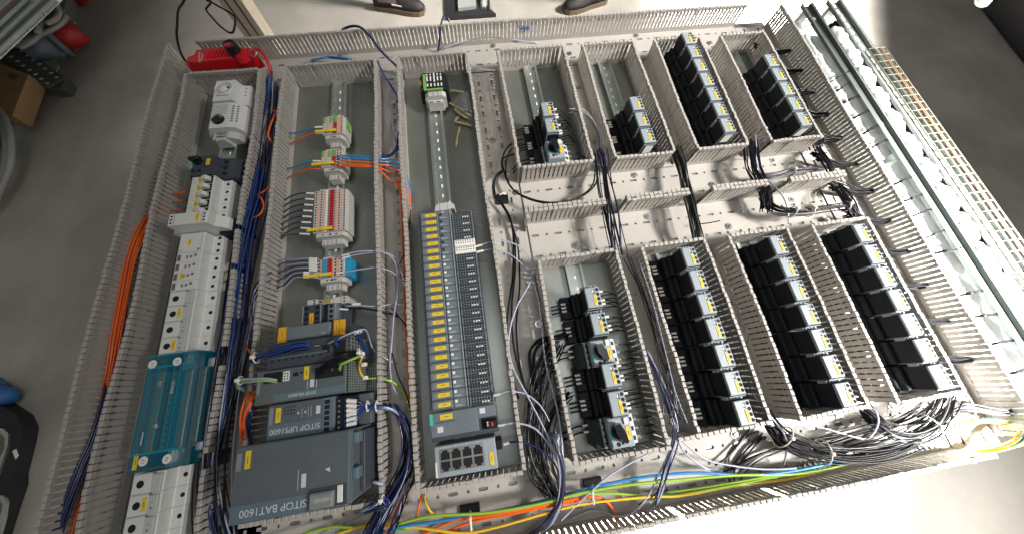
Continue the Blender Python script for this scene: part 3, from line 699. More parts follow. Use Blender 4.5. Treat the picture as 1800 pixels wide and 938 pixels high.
part(t, 'key_hole', 'hole', MB().cyl(-292, 59, 115, 115.3, 1.8, 10))
part(t, 'print', 'print', MB().box(-283, -282.2, 34, 46, 115, 115.1).box(-279, -273, 36, 47, 115, 115.05).box(-270, -269.2, 34, 46, 115, 115.1), kind='stuff')
part(t, 'brown_panel', 'brown', MB().box(-343, -331, 22.5, 31, 115, 115.3))
for k in range(4):
    f_ = part(t, 'screw_terminal', 'steel', MB().cyl(-268 + k * 10.5, 58 - k * .5, 115.4, 116.6, 2.2, 10))
mb = MB()
for k in range(12): mb.box(-226.9, -225.6, 22 + k * 4, 22.8 + k * 4, 26, 112)
for k in range(12): mb.box(-226.9, -225.4, 22, 68, 28 + k * 7, 29 + k * 7)
part(t, 'side_grille', 'galv', mb, kind='stuff')
part(t, 'side_dark', 'hole', MB().box(-227.2, -226.6, 22, 68, 24, 113))
mb = MB()
for k in range(8): mb.box(-225.2, -205, 22 + k * 6, 22.8 + k * 6, 30, 30.8)
for k in range(5): mb.box(-222 + k * 4, -221.2 + k * 4, 22, 65, 30.8, 31.6)
part(t, 'lower_grille', 'galv', mb, kind='stuff')
t = slab('backup_controller', 'dark grey backup supply with a row of marked blue wires on its side', -338, -244, -29, 19, 112)
part(t, 'band', 'psuband', MB().box(-336, -261, -27.5, -9, 112, 112.4))
text(t, 'lettering', 'SITOP UPS1600', 'print', 10.6, (-298, -17.5, 112.6), (0, 0, math.pi))
part(t, 'side_label', 'clear', MB().box(-335, -330, -8, 15, 112, 112.4)); tag_label(t, -326, -319, -6, 14, 112.2)
mb = MB()
for a in range(4):
    for b in range(3): mb.box(-315 + a * 4.4, -313 + a * 4.4, 3 + b * 4.4, 5 + b * 4.4, 112, 112.3)
part(t, 'key_pad', 'hole', mb, kind='stuff')
part(t, 'arrow_mark', 'print', MB().prism([(-297, 3), (-294, 5), (-294, 1)], 112, 112.2).prism([(-287, 3), (-284, 5), (-284, 1)], 112, 112.2), kind='stuff')
part(t, 'print', 'print', MB().box(-290, -289.6, -4, 8, 112, 112.1).box(-281, -280.6, -4, 10, 112, 112.1).box(-277, -276.6, -4, 10, 112, 112.1).box(-270, -264, -2, 9, 112, 112.05), kind='stuff')
part(t, 'window_strip', 'psuband', MB().box(-260, -245, -27, 18, 112, 112.8))
for k in range(6): part(t, 'window', 'hole', MB().box(-257.5, -250.5, 9.6 - k * 7.4, 15 - k * 7.4, 112.8, 113.1))
part(t, 'connector', 'black', MB().box(-243, -225, -28, 16, 70, 108, 1))
part(t, 'side_housing', 'psu', MB().box(-243, -206, -28, 17, 8, 70, 1))
for k in range(6):
    part(t, 'terminal_screw', 'steel', MB().cyl(-239, 11 - k * 7.3, 108, 108.7, 1.8, 8))
    part(t, 'blue_plug', 'wblue', MB().box(-231, -226, 8.6 - k * 7.3, 13.4 - k * 7.3, 107, 110, .5))
t = slab('battery_module', 'broad flat dark grey battery module with a clear fuse cover', -364, -214, -119, -29, 130)
part(t, 'band', 'psuband', MB().box(-362.5, -270, -117.5, -98, 130, 130.4))
text(t, 'lettering', 'SITOP BAT1600', 'print', 12.4, (-309, -107.5, 130.6), (0, 0, math.pi))
part(t, 'side_label', 'clear', MB().box(-361, -355, -58, -37, 130, 130.4)); tag_label(t, -350, -343, -57, -35, 130.2)
part(t, 'print', 'print', MB().box(-280.5, -280, -92, -68, 130, 130.1).box(-276, -270, -90, -74, 130, 130.06), kind='stuff')
part(t, 'warning_mark', 'print', MB().prism([(-246, -73), (-239, -77), (-240, -71)], 130, 130.15))
part(t, 'dark_panel', 'dgrey', MB().box(-266, -218, -117, -93, 130, 130.3))  # flat darker panel around the clear cover
c_ = part(t, 'clear_cover', 'clear', MB().box(-262, -232, -116, -98, 130, 137, 2))
part(c_, 'fuse', 'print', MB().cyl(-254, -107, 130.4, 134, 3, 10).cyl(-244, -107, 130.4, 134, 3, 10).box(-259, -236, -108.4, -105.6, 131, 133))
part(t, 'latch', 'ferrule', MB().box(-229, -222, -114, -94, 130, 131.5, .5))
part(t, 'side_edge', 'psuband', MB().box(-214, -213.2, -118, -30, 120, 129.4))
part(t, 'side_cheek', 'dgrey', MB().box(-213.9, -207, -112, -34, 20, 96, 1))
part(t, 'side_tab', 'psuband', MB().box(-213.2, -206, -48, -34, 106, 122, 1).box(-213.2, -206, -92, -78, 106, 122, 1))
# ------------------------------------------------------------------ third bay
t = thing('surge_relay', 'black relay socket with bright green trim and white marks, third bay', 'relay', (-65, 686, 0), 0, 'devices in the third bay')
part(t, 'housing', 'black', MB().prof([(-100, 10), (-98, 40), (-89, 52), (-42, 52), (-34, 44), (-32, 10)], 664, 714))
part(t, 'trim', 'green', MB().box(-88.5, -82, 664, 708, 52, 54).box(-88, -44, 660, 664, 50, 53))
mb = MB()
for k, x in enumerate((-79, -71, -62.5, -54.5, -46.5)):
    for a, b in (((706, 710), (688, 702), (671, 680)) if k != 2 else ((685, 712), (671, 680))): mb.box(x - 1.7, x + 1.7, a, b, 52, 52.6)
part(t, 'white_mark', 'ferrule', mb, kind='stuff')
part(t, 'green_trace', 'green', MB().box(-87, -83, 700, 702, 54, 54.4), kind='stuff')
part(t, 'side_tag', 'amber', MB().box(-99, -91, 684, 698, 44, 46))
part(t, 'top_clip', 'ferrule', MB().box(-84, -56, 714, 718, 30, 50, 1))
t = thing('end_clamp', 'white end clamp right below the black relay socket in third bay', 'clamp', (-65, 651, 0), 0, 'devices in the third bay')
part(t, 'body', 'tbgrey', MB().prof([(-90, 9), (-88, 40), (-80, 46), (-48, 46), (-40, 40), (-40, 9)], 648, 663).prof([(-84, 9), (-82, 34), (-48, 34), (-46, 9)], 640, 648))
part(t, 'groove', 'hole', MB().box(-80, -71, 641, 644, 34, 34.2).box(-64, -54, 641, 644, 34, 34.2).box(-69, -68, 648, 660, 46, 46.2).box(-58, -57, 648, 660, 46, 46.2), kind='stuff')
t = thing('end_clamp', 'white end clamp above the first module of the long station', 'clamp', (-68, 350, 0), 0, 'devices in the third bay')
part(t, 'body', 'tbgrey', MB().prism([(-86, 345), (-84, 356), (-78, 360), (-58, 362), (-54, 366), (-50, 358), (-46, 356), (-46, 344), (-52, 347), (-62, 344), (-78, 342), (-86, 336)], 9, 48))
part(t, 'groove', 'seam', MB().box(-76, -75.3, 345, 359, 48, 48.2).box(-60, -59.3, 345, 361, 48, 48.2), kind='stuff')
t = thing('bus_head', 'slim grey bus cover just above the first module', 'bus cover', (-68, 336, 0), 0, 'devices in the third bay')
part(t, 'body', 'mgrey', MB().box(-83, -56, 329, 343, 9, 52, 1)); part(t, 'led', 'ferrule', MB().cyl(-70, 338, 52, 52.4, 1.6, 10))
def make_module(white):
    t = thing('io_module', 'proto', 'input output module', (0, 0, 0), 0, 'slim modules of the long input output station')
    y0, y1 = -7.3, 7.3
    part(t, 'base_unit', 'dgrey', MB().box(-51, 56, y0, y1, 9, 40), rel=True)
    part(t, 'bus_edge', 'mgrey', MB().box(-52, -47.5, y0, y1, 34, 56, .6), rel=True)
    part(t, 'module', 'mgrey', MB().box(-46.5, -12.4, y0, y1, 40, 61, 1.2), rel=True)
    part(t, 'module_step', 'mgrey', MB().box(-11.6, 12, y0, y1, 40, 55, .8), rel=True)
    part(t, 'clear_tab', 'clear', MB().box(-41, -36.4, -2.6, 3.0, 61, 62), rel=True)
    l = part(t, 'label', 'yellow', MB().box(-36, -16, -3.0, 3.6, 61, 62.2), rel=True)
    part(l, 'print', 'ink', MB().box(-29.5, -22, .0, .9, 62.2, 62.3), rel=True)
    part(t, 'shelf_line', 'dgrey', MB().box(-46, -13, -6.8, -5.4, 61, 61.3), rel=True)
    part(t, 'colour_square', 'ferrule' if white == 1 else 'hole', MB().box(-9.6, -5.2, .6, 5, 55, 55.5), rel=True)
    part(t, 'print', 'print', MB().box(-9.5, 1, -3.4, -2.9, 55, 55.08).box(-9.5, 3, -5, -4.6, 55, 55.08), rel=True, kind='stuff')
    part(t, 'edge_rib', 'cgrey', MB().box(10.4, 12, y0 + .4, y1 - .4, 55, 57), rel=True)
    w2 = white == 2
    b = part(t, 'terminal_face', 'ferrule' if w2 else 'mgrey', MB().box(14, 54, -6.9, 6.9, 40, 50, .6), rel=True)
    mb = MB()
    for k in range(8):
        for yy in ((3.4, -1.2) if w2 else (2.6, -2.0, -6.4)): mb.box(16.6 + k * 4.6, (18.5 if w2 else 20.2) + k * 4.6, yy, yy + (2.2 if w2 else 3.6), 50, 50.2)
    part(b, 'wire_hole', 'hole', mb, rel=True, kind='stuff')
    if not w2:
        mb = MB()
        for k in range(3): mb.box(34.5 + k * 4.6, 37.4 + k * 4.6, -5.8, -3.4, 50, 50.5)
        part(b, 'white_tag', 'ferrule', mb, rel=True, kind='stuff')
    return t
PR = {}
for i in range(24):
    y = 327.6 - i * 15.08
    k = 2 if i in (4, 5) else (0 if i < 6 else 1)
    if k not in PR: PR[k] = make_module(k); c = PR[k]
    else: c = copy_tree(PR[k])
    place(c, (-67, y, 0), f'slim grey module with yellow label, {ORD[i]} from the far end of the station')
    if k == 2: c['label'] = 'slim module with white terminal face, ' + ('farther' if i == 4 else 'nearer') + ' of the only two'
    if i == 4:
        pass
t = thing('station_controller', 'dark grey head module with teal edge at the near end of the station', 'head module', (-65, -50, 0), 0, 'devices in the third bay')
part(t, 'housing', 'dgrey', MB().box(-119, -11, -72, -34, 9, 50, 1)); part(t, 'front', 'mgrey', MB().box(-118, -42, -65, -29.5, 50, 61, 1.2))
part(t, 'lid', 'mgrey', MB().box(-42, -12, -47, -29.5, 50, 60, 1.2))
part(t, 'teal_edge', 'teal', MB().box(-118.4, -113.5, -47, -30, 58, 61.6))
tag_label(t, -102, -82, -41, -33, 61); part(t, 'shelf_line', 'dgrey', MB().box(-110, -78, -45, -43.6, 61, 61.4))
part(t, 'port', 'hole', MB().box(-38, -12, -66, -49, 50, 50.3)); part(t, 'plug', 'black', MB().box(-30, -12, -65, -53, 50, 58, 1))
part(t, 'plug_mark', 'red', MB().box(-22, -18, -62, -56, 58, 58.3))
for y in (-57, -61): part(t, 'plug_pin', 'print', MB().box(-28.6, -26.4, y, y + 2.6, 58, 58.2))
part(t, 'code_mark', 'print', MB().box(-107, -98, -59, -50.5, 61, 61.05).box(-38, -29, -41, -33, 60, 60.05), kind='stuff')
t = thing('network_switch', 'light grey network switch with eight open ports at the near end', 'network switch', (-66, -100, 0), 0, 'devices in the third bay')
part(t, 'housing', 'cgrey', MB().box(-115, -19, -122, -78, 9, 60, 1.5)); part(t, 'side_strip', 'ferrule', MB().box(-114, -111.4, -120, -100, 60, 60.3))
part(t, 'port_field', 'steel', MB().box(-107, -37, -115, -83, 60, 60.6, .2))
for i in range(4):
    for j in range(2):
        x = -98 + i * 17; y = -91.5 if j == 0 else -106.8; s_ = 1 if j == 0 else -1
        p_ = part(t, 'port', 'hole', MB().prism([(x - 7, y - s_ * 6.4), (x + 7, y - s_ * 6.4), (x + 7, y + s_ * 3.6), (x + 4, y + s_ * 3.6), (x + 4, y + s_ * 6.8), (x - 4, y + s_ * 6.8), (x - 4, y + s_ * 3.6), (x - 7, y + s_ * 3.6)][::s_], 60.5, 60.9))
    part(t, 'led', 'print', MB().box(-99 + i * 17, -97.6 + i * 17, -80.8, -79.8, 60, 60.2).box(-99 + i * 17, -97.6 + i * 17, -119, -118, 60, 60.2))
tag_label(t, -30, -23.5, -116, -98, 60.1)
part(t, 'stub', 'black', MB().box(-19, -9, -100, -84, 9, 40, 1))
# loose items in the third bay
mb = MB()
rnd = random.Random(3); pts = [at(u, v, 3 + rnd.uniform(2, 18)) for u, v in ((795, 178), (806, 166), (822, 160), (826, 178), (830, 200), (828, 212), (815, 205), (808, 196), (800, 190))]
c0 = at(814, 186, 24)
mb._a([c0] + pts, [(0, i + 1, (i + 1) % len(pts) + 1) for i in range(len(pts))])
mb._a([(p[0], p[1], .6) for p in pts], [tuple(range(len(pts)))])
single('plastic_bag', 'crumpled clear plastic bag lying in the third bay beside the rail', 'plastic bag', 'bag', mb, False)
def wirething(name, label, cat, m, pix, r, group=None, n=7):
    return single(name, label, cat, m, MB().tube([at(*p) for p in pix], r, n), True, group)
tg = 'yellowish plastic tube offcuts in the third bay'
wirething('tube_offcut', 'bent yellowish tube offcut nearest the black relay socket', 'tube offcut', 'tubing', [(782, 166, 4), (790, 161, 8), (800, 160, 8), (815, 163, 4)], 3, tg)
wirething('tube_offcut', 'yellowish tube offcut running under the plastic bag', 'tube offcut', 'tubing', [(774, 172, 4), (788, 180, 5), (806, 190, 5), (824, 203, 4)], 3, tg)
wirething('tube_offcut', 'short yellowish tube offcut poking out from the bag', 'tube offcut', 'tubing', [(800, 192, 6), (808, 200, 6), (822, 209, 4)], 3.2, tg)
wirething('tube_offcut', 'pale tube offcut curled next to the plastic bag', 'tube offcut', 'tubing', [(806, 206, 6), (800, 214, 6), (812, 217, 5), (830, 222, 4)], 3, tg)
wirething('tube_offcut', 'straight pale tube offcut lying alone below the bag', 'tube offcut', 'tubing', [(808, 223, 3.2), (804, 242, 3.2), (802, 259, 3.2)], 2.8, tg)
# ------------------------------------------------------------------ cables
def offs(path, dx, dy, dz, ph, amp):
    """a wire running beside a path of photo-measured points, wandering a little"""
    out = []
    n = len(path)
    for i, p in enumerate(path):
        q = at(*p); k = i / max(1, n - 1)
        out.append((q[0] + dx + amp * math.sin(ph + k * 5.1), q[1] + dy + amp * math.cos(ph * 1.7 + k * 4.3), max(4.5, q[2] + dz + amp * .5 * math.sin(ph * 2.3 + k * 6))))
    return out
def bundle(label, path, n, sx, sz, mats, r=1.3, amp=3.0, seed=1, ties=(), group=None, axis=None, cat='cable bundle', fan=0.0):
    rnd = random.Random(seed)
    a, b = at(*path[0]), at(*path[-1])
    t = thing('cable_bundle', label, cat, a, 0, group)
    d = Vector((b[0] - a[0], b[1] - a[1], 0)).normalized(); px, py = -d.y, d.x
    for i in range(n):
        o = rnd.uniform(-1, 1) * sx; mt = mats[rnd.randrange(len(mats))]
        P = offs(path, px * o, py * o, rnd.uniform(-.4, 1) * sz, rnd.uniform(0, 6.3), amp)
        if fan:
            k = rnd.uniform(-fan, fan); P[-1] = (P[-1][0] + px * k, P[-1][1] + py * k, P[-1][2]); k = rnd.uniform(-fan, fan) * .5; P[0] = (P[0][0] + px * k, P[0][1] + py * k, P[0][2])
        part(t, 'wire', mt, MB().tube(P, r * rnd.uniform(.72, 1.0), 6), True)
    for k in ties:
        q = at(*path[k]); q2 = at(*path[min(k + 1, len(path) - 1)]); q1 = at(*path[max(k - 1, 0)])
        dd = Vector((q2[0] - q1[0], q2[1] - q1[1], 0)).normalized()
        W_ = sx + amp + 1.5; H_ = sz * .9 + 3; mb = MB(); N = 12
        ring = [(q[0] - dd.y * W_ * math.cos(a_), q[1] + dd.x * W_ * math.cos(a_), max(3.2, q[2] + sz * .3 + H_ * math.sin(a_))) for a_ in [2 * math.pi * j / N for j in range(N + 1)]]
        mb.tube(ring, 1.1, 5); mb.box(q[0] - 3, q[0] + 3, q[1] - 2.5, q[1] + 2.5, q[2] + sz * .3 + H_ - 1, q[2] + sz * .3 + H_ + 4, 1)
        part(t, 'cable_tie', 'ferrule', mb)
    return t
BL = ['wblack']; DB = ['wnavy', 'wnavy', 'wblue', 'wnavy', 'wblack']; DW = ['wnavy', 'wnavy', 'wwhite', 'wblack', 'wblack']
OR = ['worange']
# between first and second bay
bundle('dark blue wires filling the duct between first and second bay, far half', [(478, 150, 20), (470, 220, 18), (462, 290, 20), (452, 360, 24), (438, 430, 28), (428, 500, 26), (418, 570, 24)], 26, 17, 20, ['wnavy', 'wblue', 'wnavy', 'wblack'], 1.5, 5, 11)
bundle('bright blue wires crowding the duct beside the white modules', [(462, 300, 30), (450, 350, 34), (436, 400, 38), (426, 450, 40), (419, 500, 38), (410, 560, 34), (404, 620, 30)], 18, 11, 14, ['wblue', 'wblue', 'wnavy'], 1.5, 4, 12)
bundle('dark wires mixed with pale ones running down the duct beside the blue cover', [(428, 560, 30), (415, 620, 32), (404, 680, 30), (393, 740, 28), (385, 800, 26), (384, 860, 24), (390, 920, 20), (402, 985, 20)], 34, 18, 24, ['wnavy', 'wblack', 'wwhite', 'wblack', 'wnavy', 'wblack'], 1.3, 6, 13)
bundle('navy and white wires leaving the duct at its near end', [(396, 700, 34), (380, 760, 36), (372, 820, 40), (368, 870, 36), (376, 920, 30), (398, 980, 24)], 12, 7, 10, ['wnavy', 'wnavy', 'wwhite'], 1.6, 4, 14)
wirething('wire', 'single blue wire along the fingers near the fuse holders', 'wire', 'wblue', [(424, 480, 46), (416, 540, 50), (408, 600, 52), (402, 650, 50), (394, 720, 46), (384, 780, 40)], 1.5)
# orange cables, far left duct
bundle('orange cables running down inside the far left duct', [(292, 350, 5), (280, 368, 6), (262, 392, 18), (248, 420, 30), (234, 460, 30), (222, 520, 30), (208, 590, 30), (198, 650, 26), (182, 720, 16), (160, 790, 12), (140, 860, 14), (120, 940, 14), (104, 1010, 14)], 9, 9, 9, OR, 1.9, 3, 21, group='orange cable runs')
bundle('navy cables beside the orange ones in the far left duct', [(300, 310, 5), (290, 335, 5), (268, 385, 8), (236, 470, 12), (222, 540, 10), (206, 620, 16), (192, 690, 22), (172, 760, 26), (150, 810, 30), (130, 860, 30), (112, 910, 28), (96, 960, 24), (76, 1040, 20)], 6, 4, 6, ['wnavy'], 2.2, 3, 22)
bundle('short orange cables passing out through the first bay fingers', [(304, 342, 30), (316, 339, 34), (328, 337, 38)], 2, 1, 2, OR, 1.4, .5, 23, group='orange stubs by the breakers')
for k, (u, v) in enumerate(((312, 340), (309, 354), (306, 369))):
    wirething('wire', f'short orange wire with clear ferrule, {ORD[k]} from the dark motor starter', 'wire', 'worange', [(u - 6, v + 2, 30), (u + 3, v, 36), (u + 14, v - 2, 38)], 1.4, 'short orange wires entering the breakers')
wirething('orange_cable', 'orange cable hooked over the second bay fingers near the far edge', 'cable', 'worange', [(478, 196, 30), (487, 195, 44), (482, 205, 50), (474, 226, 54), (472, 240, 54), (480, 252, 44), (492, 256, 30)], 1.7, 'orange cables looping beside the second bay')
wirething('orange_cable', 'orange cable curving through the duct toward the second bay', 'cable', 'worange', [(444, 352, 30), (455, 342, 40), (468, 334, 44), (478, 322, 44), (484, 312, 40)], 1.7, 'orange cables looping beside the second bay')
wirething('orange_cable', 'orange cable bending near the long terminal strip duct side', 'cable', 'worange', [(442, 384, 34), (456, 378, 44), (464, 364, 46), (460, 350, 44), (450, 340, 36)], 1.7, 'orange cables looping beside the second bay')
wirething('orange_cable', 'orange cable emerging beside the control module', 'cable', 'worange', [(426, 604, 30), (434, 610, 40), (442, 622, 44), (446, 636, 36)], 1.7, 'orange cables looping beside the second bay')
bundle('thick bunch of orange cables curving down left of the backup supply', [(446, 690, 70), (440, 700, 76), (432, 722, 76), (427, 744, 72), (428, 765, 60), (434, 785, 44)], 9, 8, 8, OR, 1.9, 2, 25)
bundle('blue and white wires beside the orange bunch near the backup supply', [(452, 708, 70), (444, 722, 76), (438, 745, 72), (440, 772, 56), (446, 790, 40)], 4, 3, 4, ['wnavy', 'wwhite', 'wblue'], 1.6, 2, 26)
# second bay: terminal strip wires
def marked(label, pix, m, r, mk, group, mw=1.9):
    t = thing('marked_wire', label, 'wire', at(*pix[0]), 0, group)
    part(t, 'wire', m, MB().tube([at(*p) for p in pix], r, 6), True)
    if mk: part(t, 'wire_marker', 'ferrule', MB().tube([at(*p) for p in mk], mw, 6, False))
    return t
g = 'marked wires entering the terminal strips'
marked('blue marked wire into the farthest terminal strip', [(508, 234, 18), (522, 234, 34), (540, 228, 46), (554, 224, 50), (570, 223, 48)], 'wcyan', 1.7, [(554, 224, 50), (568, 223, 49)], g)
marked('orange marked wire into the farthest terminal strip', [(508, 254, 16), (526, 246, 34), (544, 237, 46), (556, 234, 50), (572, 233, 48)], 'worange', 1.7, [(556, 234.5, 50), (570, 233.5, 49)], g)
marked('blue marked wire into the second terminal strip', [(502, 297, 16), (518, 294, 34), (536, 286, 46), (551, 283, 50), (566, 284, 48)], 'wcyan', 1.7, [(551, 283, 50), (564, 283.5, 49)], g)
marked('orange marked wire into the second terminal strip', [(504, 314, 16), (522, 305, 34), (540, 298, 46), (552, 297, 50), (564, 297, 48)], 'worange', 1.7, None, g)
for k, (v, m_, e) in enumerate(((274, 'wcyan', 278), (278.5, 'wcyan', 284), (284, 'worange', 290), (289, 'worange', 302), (292, 'worange', 318))):
    marked(f'{"blue" if m_ == "wcyan" else "orange"} marked cable leaving the second terminal strip to the right, {ORD[k]} from the far side',
           [(594, v + 1, 50), (612, v, 54), (640, v + 1, 54), (664, v + 5, 50), (690, e + 4, 34), (712, e + 22, 20), (722, e + 60, 14)], m_, 1.9, [(598, v + 1, 51), (610, v, 53.5)] if k < 4 else None, 'marked cables leaving the second terminal strip')
for k in range(8):
    v0 = 340 + k * 10.2; e = 354 + k * 10.5; x1 = 553 - k * 1.0
    if k == 7: e = 422
    marked(f'navy wire with white marker into the long terminal strip, {ORD[k]} from the far end',
           [(498 - k * .8, e, 16), (510 - k, e - 8, 34), (524 - k, v0 + 1, 46), (540 - k, v0 - 1, 50), (x1, v0, 49)], 'wnavy', 1.5, [(539 - k * 1.6, v0 - .5, 51), (552 - k * 1.1, v0 + .3, 51)], 'navy wires with white markers on the long strip')
for k in range(9):
    v0 = 454 + k * 4.1; e = 464 + k * 6.4
    marked(f'thin wire with white marker into the short terminal strip, {ORD[k]} from the far end',
           [(486 - k * .8, e, 14), (500, e - 9, 30), (516, v0 + 2, 42), (536, v0, 50), (560, v0 + 1, 50)], 'wwhite' if k % 2 == 0 else 'wnavy', 1.2, [(544, v0, 52), (557, v0 + 1, 52)] if k < 6 else [(534, v0, 51), (544, v0, 51)], 'thin wires on the short strip', 2.2)
marked('white wire arching off the far side of the short strip', [(592, 452, 50), (606, 447, 56), (630, 442, 58), (655, 441, 56), (684, 446, 44), (700, 462, 40), (712, 500, 34)], 'wwhite', 1.4, [(602, 449, 55), (614, 446, 56)], g)
marked('second white wire off the far side of the short strip', [(598, 456, 50), (620, 449, 54), (650, 444, 54), (676, 444, 50), (694, 460, 44), (700, 500, 44), (692, 560, 46), (688, 620, 44)], 'wwhite', 1.3, [(602, 454, 53), (615, 450, 54)], g)
marked('pale wire off the near side of the short strip', [(592, 480, 50), (612, 477, 54), (636, 473, 56), (664, 470, 54), (690, 478, 44), (708, 496, 34), (718, 520, 20)], 'wwhite', 1.4, [(592, 480, 52), (604, 478, 53)], g)
marked('dark wire crossing from the coupling relay into the duct', [(596, 542, 56), (620, 540, 58), (650, 543, 54), (680, 548, 40), (700, 556, 24)], 'wblack', 1.6, [(596, 542, 58), (612, 543, 58)], g)
marked('white wire beside the dark one at the coupling relay', [(606, 538, 56), (630, 536, 58), (660, 538, 54), (690, 534, 36), (710, 536, 20)], 'wwhite', 1.2, [(620, 534, 58), (634, 533, 58)], g)
# wires looping left of the short strip through the fingers
for k in range(6):
    wirething('loop_wire', f'thin pale wire looping out of the fingers beside the short strip, {ORD[k]} outward', 'wire', 'wwhite' if k % 2 else 'wblack',
              [(478 - k, 478 + k * 7, 40), (464 - k * 2, 486 + k * 7, 52), (450 - k * .8, 500 + k * 8, 54), (443 + k, 518 + k * 8, 46), (440 + k, 536 + k * 7, 30)], 1.1, 'thin wires looping through the duct fingers')
# blue bunch into control module
bundle('bunch of blue wires with a white tie plugged into the control module', [(440, 637, 90), (452, 628, 104), (475, 622, 118), (505, 614, 122), (530, 608, 121), (545, 608, 118)], 13, 5, 5, ['wblue', 'wnavy', 'wblue'], 1.3, 1.5, 31, ties=(1,))
bundle('pale green and blue wires with a tie plugged into the large power supply', [(432, 684, 70), (418, 676, 84), (424, 668, 100), (445, 666, 114), (468, 664, 120), (486, 666, 117)], 6, 3, 3, ['wgreen', 'wwhite', 'wwhite', 'wcyan'], 1.5, 1.5, 32, ties=(2,))
bundle('black cables plugged into the large power supply', [(560, 655, 117), (572, 645, 124), (592, 634, 126), (612, 626, 122), (634, 620, 104)], 3, 5, 3, BL, 2.4, 1.5, 33, ties=(4,))
wirething('earth_cable', 'green and yellow earth cable bending into the large power supply', 'earth cable', 'wgreen', [(598, 650, 117), (600, 640, 124), (612, 634, 124), (626, 628, 118), (638, 622, 102)], 1.9)
wirething('earth_cable', 'yellow cable hanging down the side of the large power supply', 'earth cable', 'wyellow', [(638, 622, 100), (632, 640, 84), (634, 655, 70), (642, 666, 56)], 2.0)
wirething('earth_cable', 'green and yellow cable running off the large power supply into the duct', 'earth cable', 'wgreen', [(640, 666, 56), (660, 664, 58), (684, 668, 50), (702, 680, 36), (718, 710, 24), (724, 750, 20)], 1.9)
for k, (u, v, z) in enumerate(((636, 621, 104), (640, 640, 88), (642, 663, 62))):
    q = at(u, v, z); single('cable_tie', f'white cable tie on the side of the large power supply, {ORD[k]} from the far side', 'cable tie', 'ferrule', MB().box(q[0] - 4, q[0] + 4, q[1] - 3, q[1] + 3, q[2] - 3, q[2] + 3, 1.5), False, 'white ties on the power supply side')
wirething('wire', 'white wire arching over the control module corner', 'wire', 'wwhite', [(576, 604, 117), (592, 596, 126), (614, 586, 130), (640, 578, 118), (648, 590, 84), (656, 612, 50), (676, 628, 46), (700, 640, 26)], 1.4)
bundle('short blue wires hooked onto the control module corner', [(594, 606, 117), (592, 596, 124), (612, 588, 124), (630, 584, 104), (636, 600, 74), (650, 622, 40)], 4, 3, 3, ['wblue', 'wnavy'], 1.5, 1.5, 34, ties=(3,))
# blue marked bunch off the backup controller
t = thing('cable_bundle', 'fan of blue wires with white markers off the backup supply', 'cable bundle', at(622, 715, 100), 0, None)
for k in range(6):
    v = 703 + k * 8.6
    part(t, 'wire', 'wblue' if k % 2 else 'wnavy', MB().tube([at(*p) for p in ((606, v, 108), (622, v + 1, 108), (636, 708 + k * 3.2, 102), (648, 712 + k * .9, 92), (662, 712 + k, 78), (690, 716 + k, 62), (712, 732 + k * 2, 50), (722, 766, 44), (720, 806, 40), (704, 840 + k * 2, 36), (680, 880 + k * 4, 34), (664, 940 + k * 3, 30))], 1.5, 6), True)
    part(t, 'wire_marker', 'ferrule', MB().tube([at(610, v, 109.5), at(627, v + (1.5 if k < 3 else -4), 108)], 3.0, 6, False))
part(t, 'cable_tie', 'ferrule', MB().tube([at(646, 704, 92), at(644, 712, 98), at(646, 722, 92), at(650, 712, 84), at(646, 704, 92)], 1.4, 5)); part(t, 'cable_tie', 'ferrule', MB().tube([at(662, 704, 78), at(660, 712, 84), at(662, 722, 78), at(666, 712, 70), at(662, 704, 78)], 1.3, 5))
bundle('dark blue wires mixed with pale ones sweeping down beside the battery module', [(690, 712, 44), (714, 735, 44), (724, 775, 40), (716, 820, 38), (698, 858, 36), (676, 896, 34), (652, 948, 30), (640, 985, 28)], 20, 10, 16, ['wnavy', 'wnavy', 'wblack', 'wwhite'], 1.4, 4, 35, fan=26)
bundle('wires with orange strands spreading across the near duct', [(722, 800, 20), (720, 836, 34), (706, 866, 40), (694, 900, 34), (676, 940, 26), (660, 980, 22)], 12, 9, 8, ['wnavy', 'wwhite', 'worange', 'wblack', 'wblue'], 1.4, 4, 36, fan=30)
wirething('wire', 'thin white wire crossing the near duct under the battery module', 'wire', 'wwhite', [(670, 888, 10), (650, 900, 16), (620, 915, 14), (590, 930, 10), (560, 945, 8)], 1.2)
bundle('coiled blue wires with white ties at the battery module corner', [(640, 895, 60), (655, 885, 66), (672, 876, 60), (680, 886, 58), (668, 892, 62), (650, 896, 64), (640, 900, 60)], 5, 3, 3, ['wnavy', 'wblue', 'wwhite'], 1.3, 1.5, 37, ties=(2,))
single('wire_ferrule', 'white tipped dark wire stub beside the battery module', 'wire', 'wwhite', MB().tube([at(655, 846, 70), at(674, 850, 68)], 2.4, 6, False))
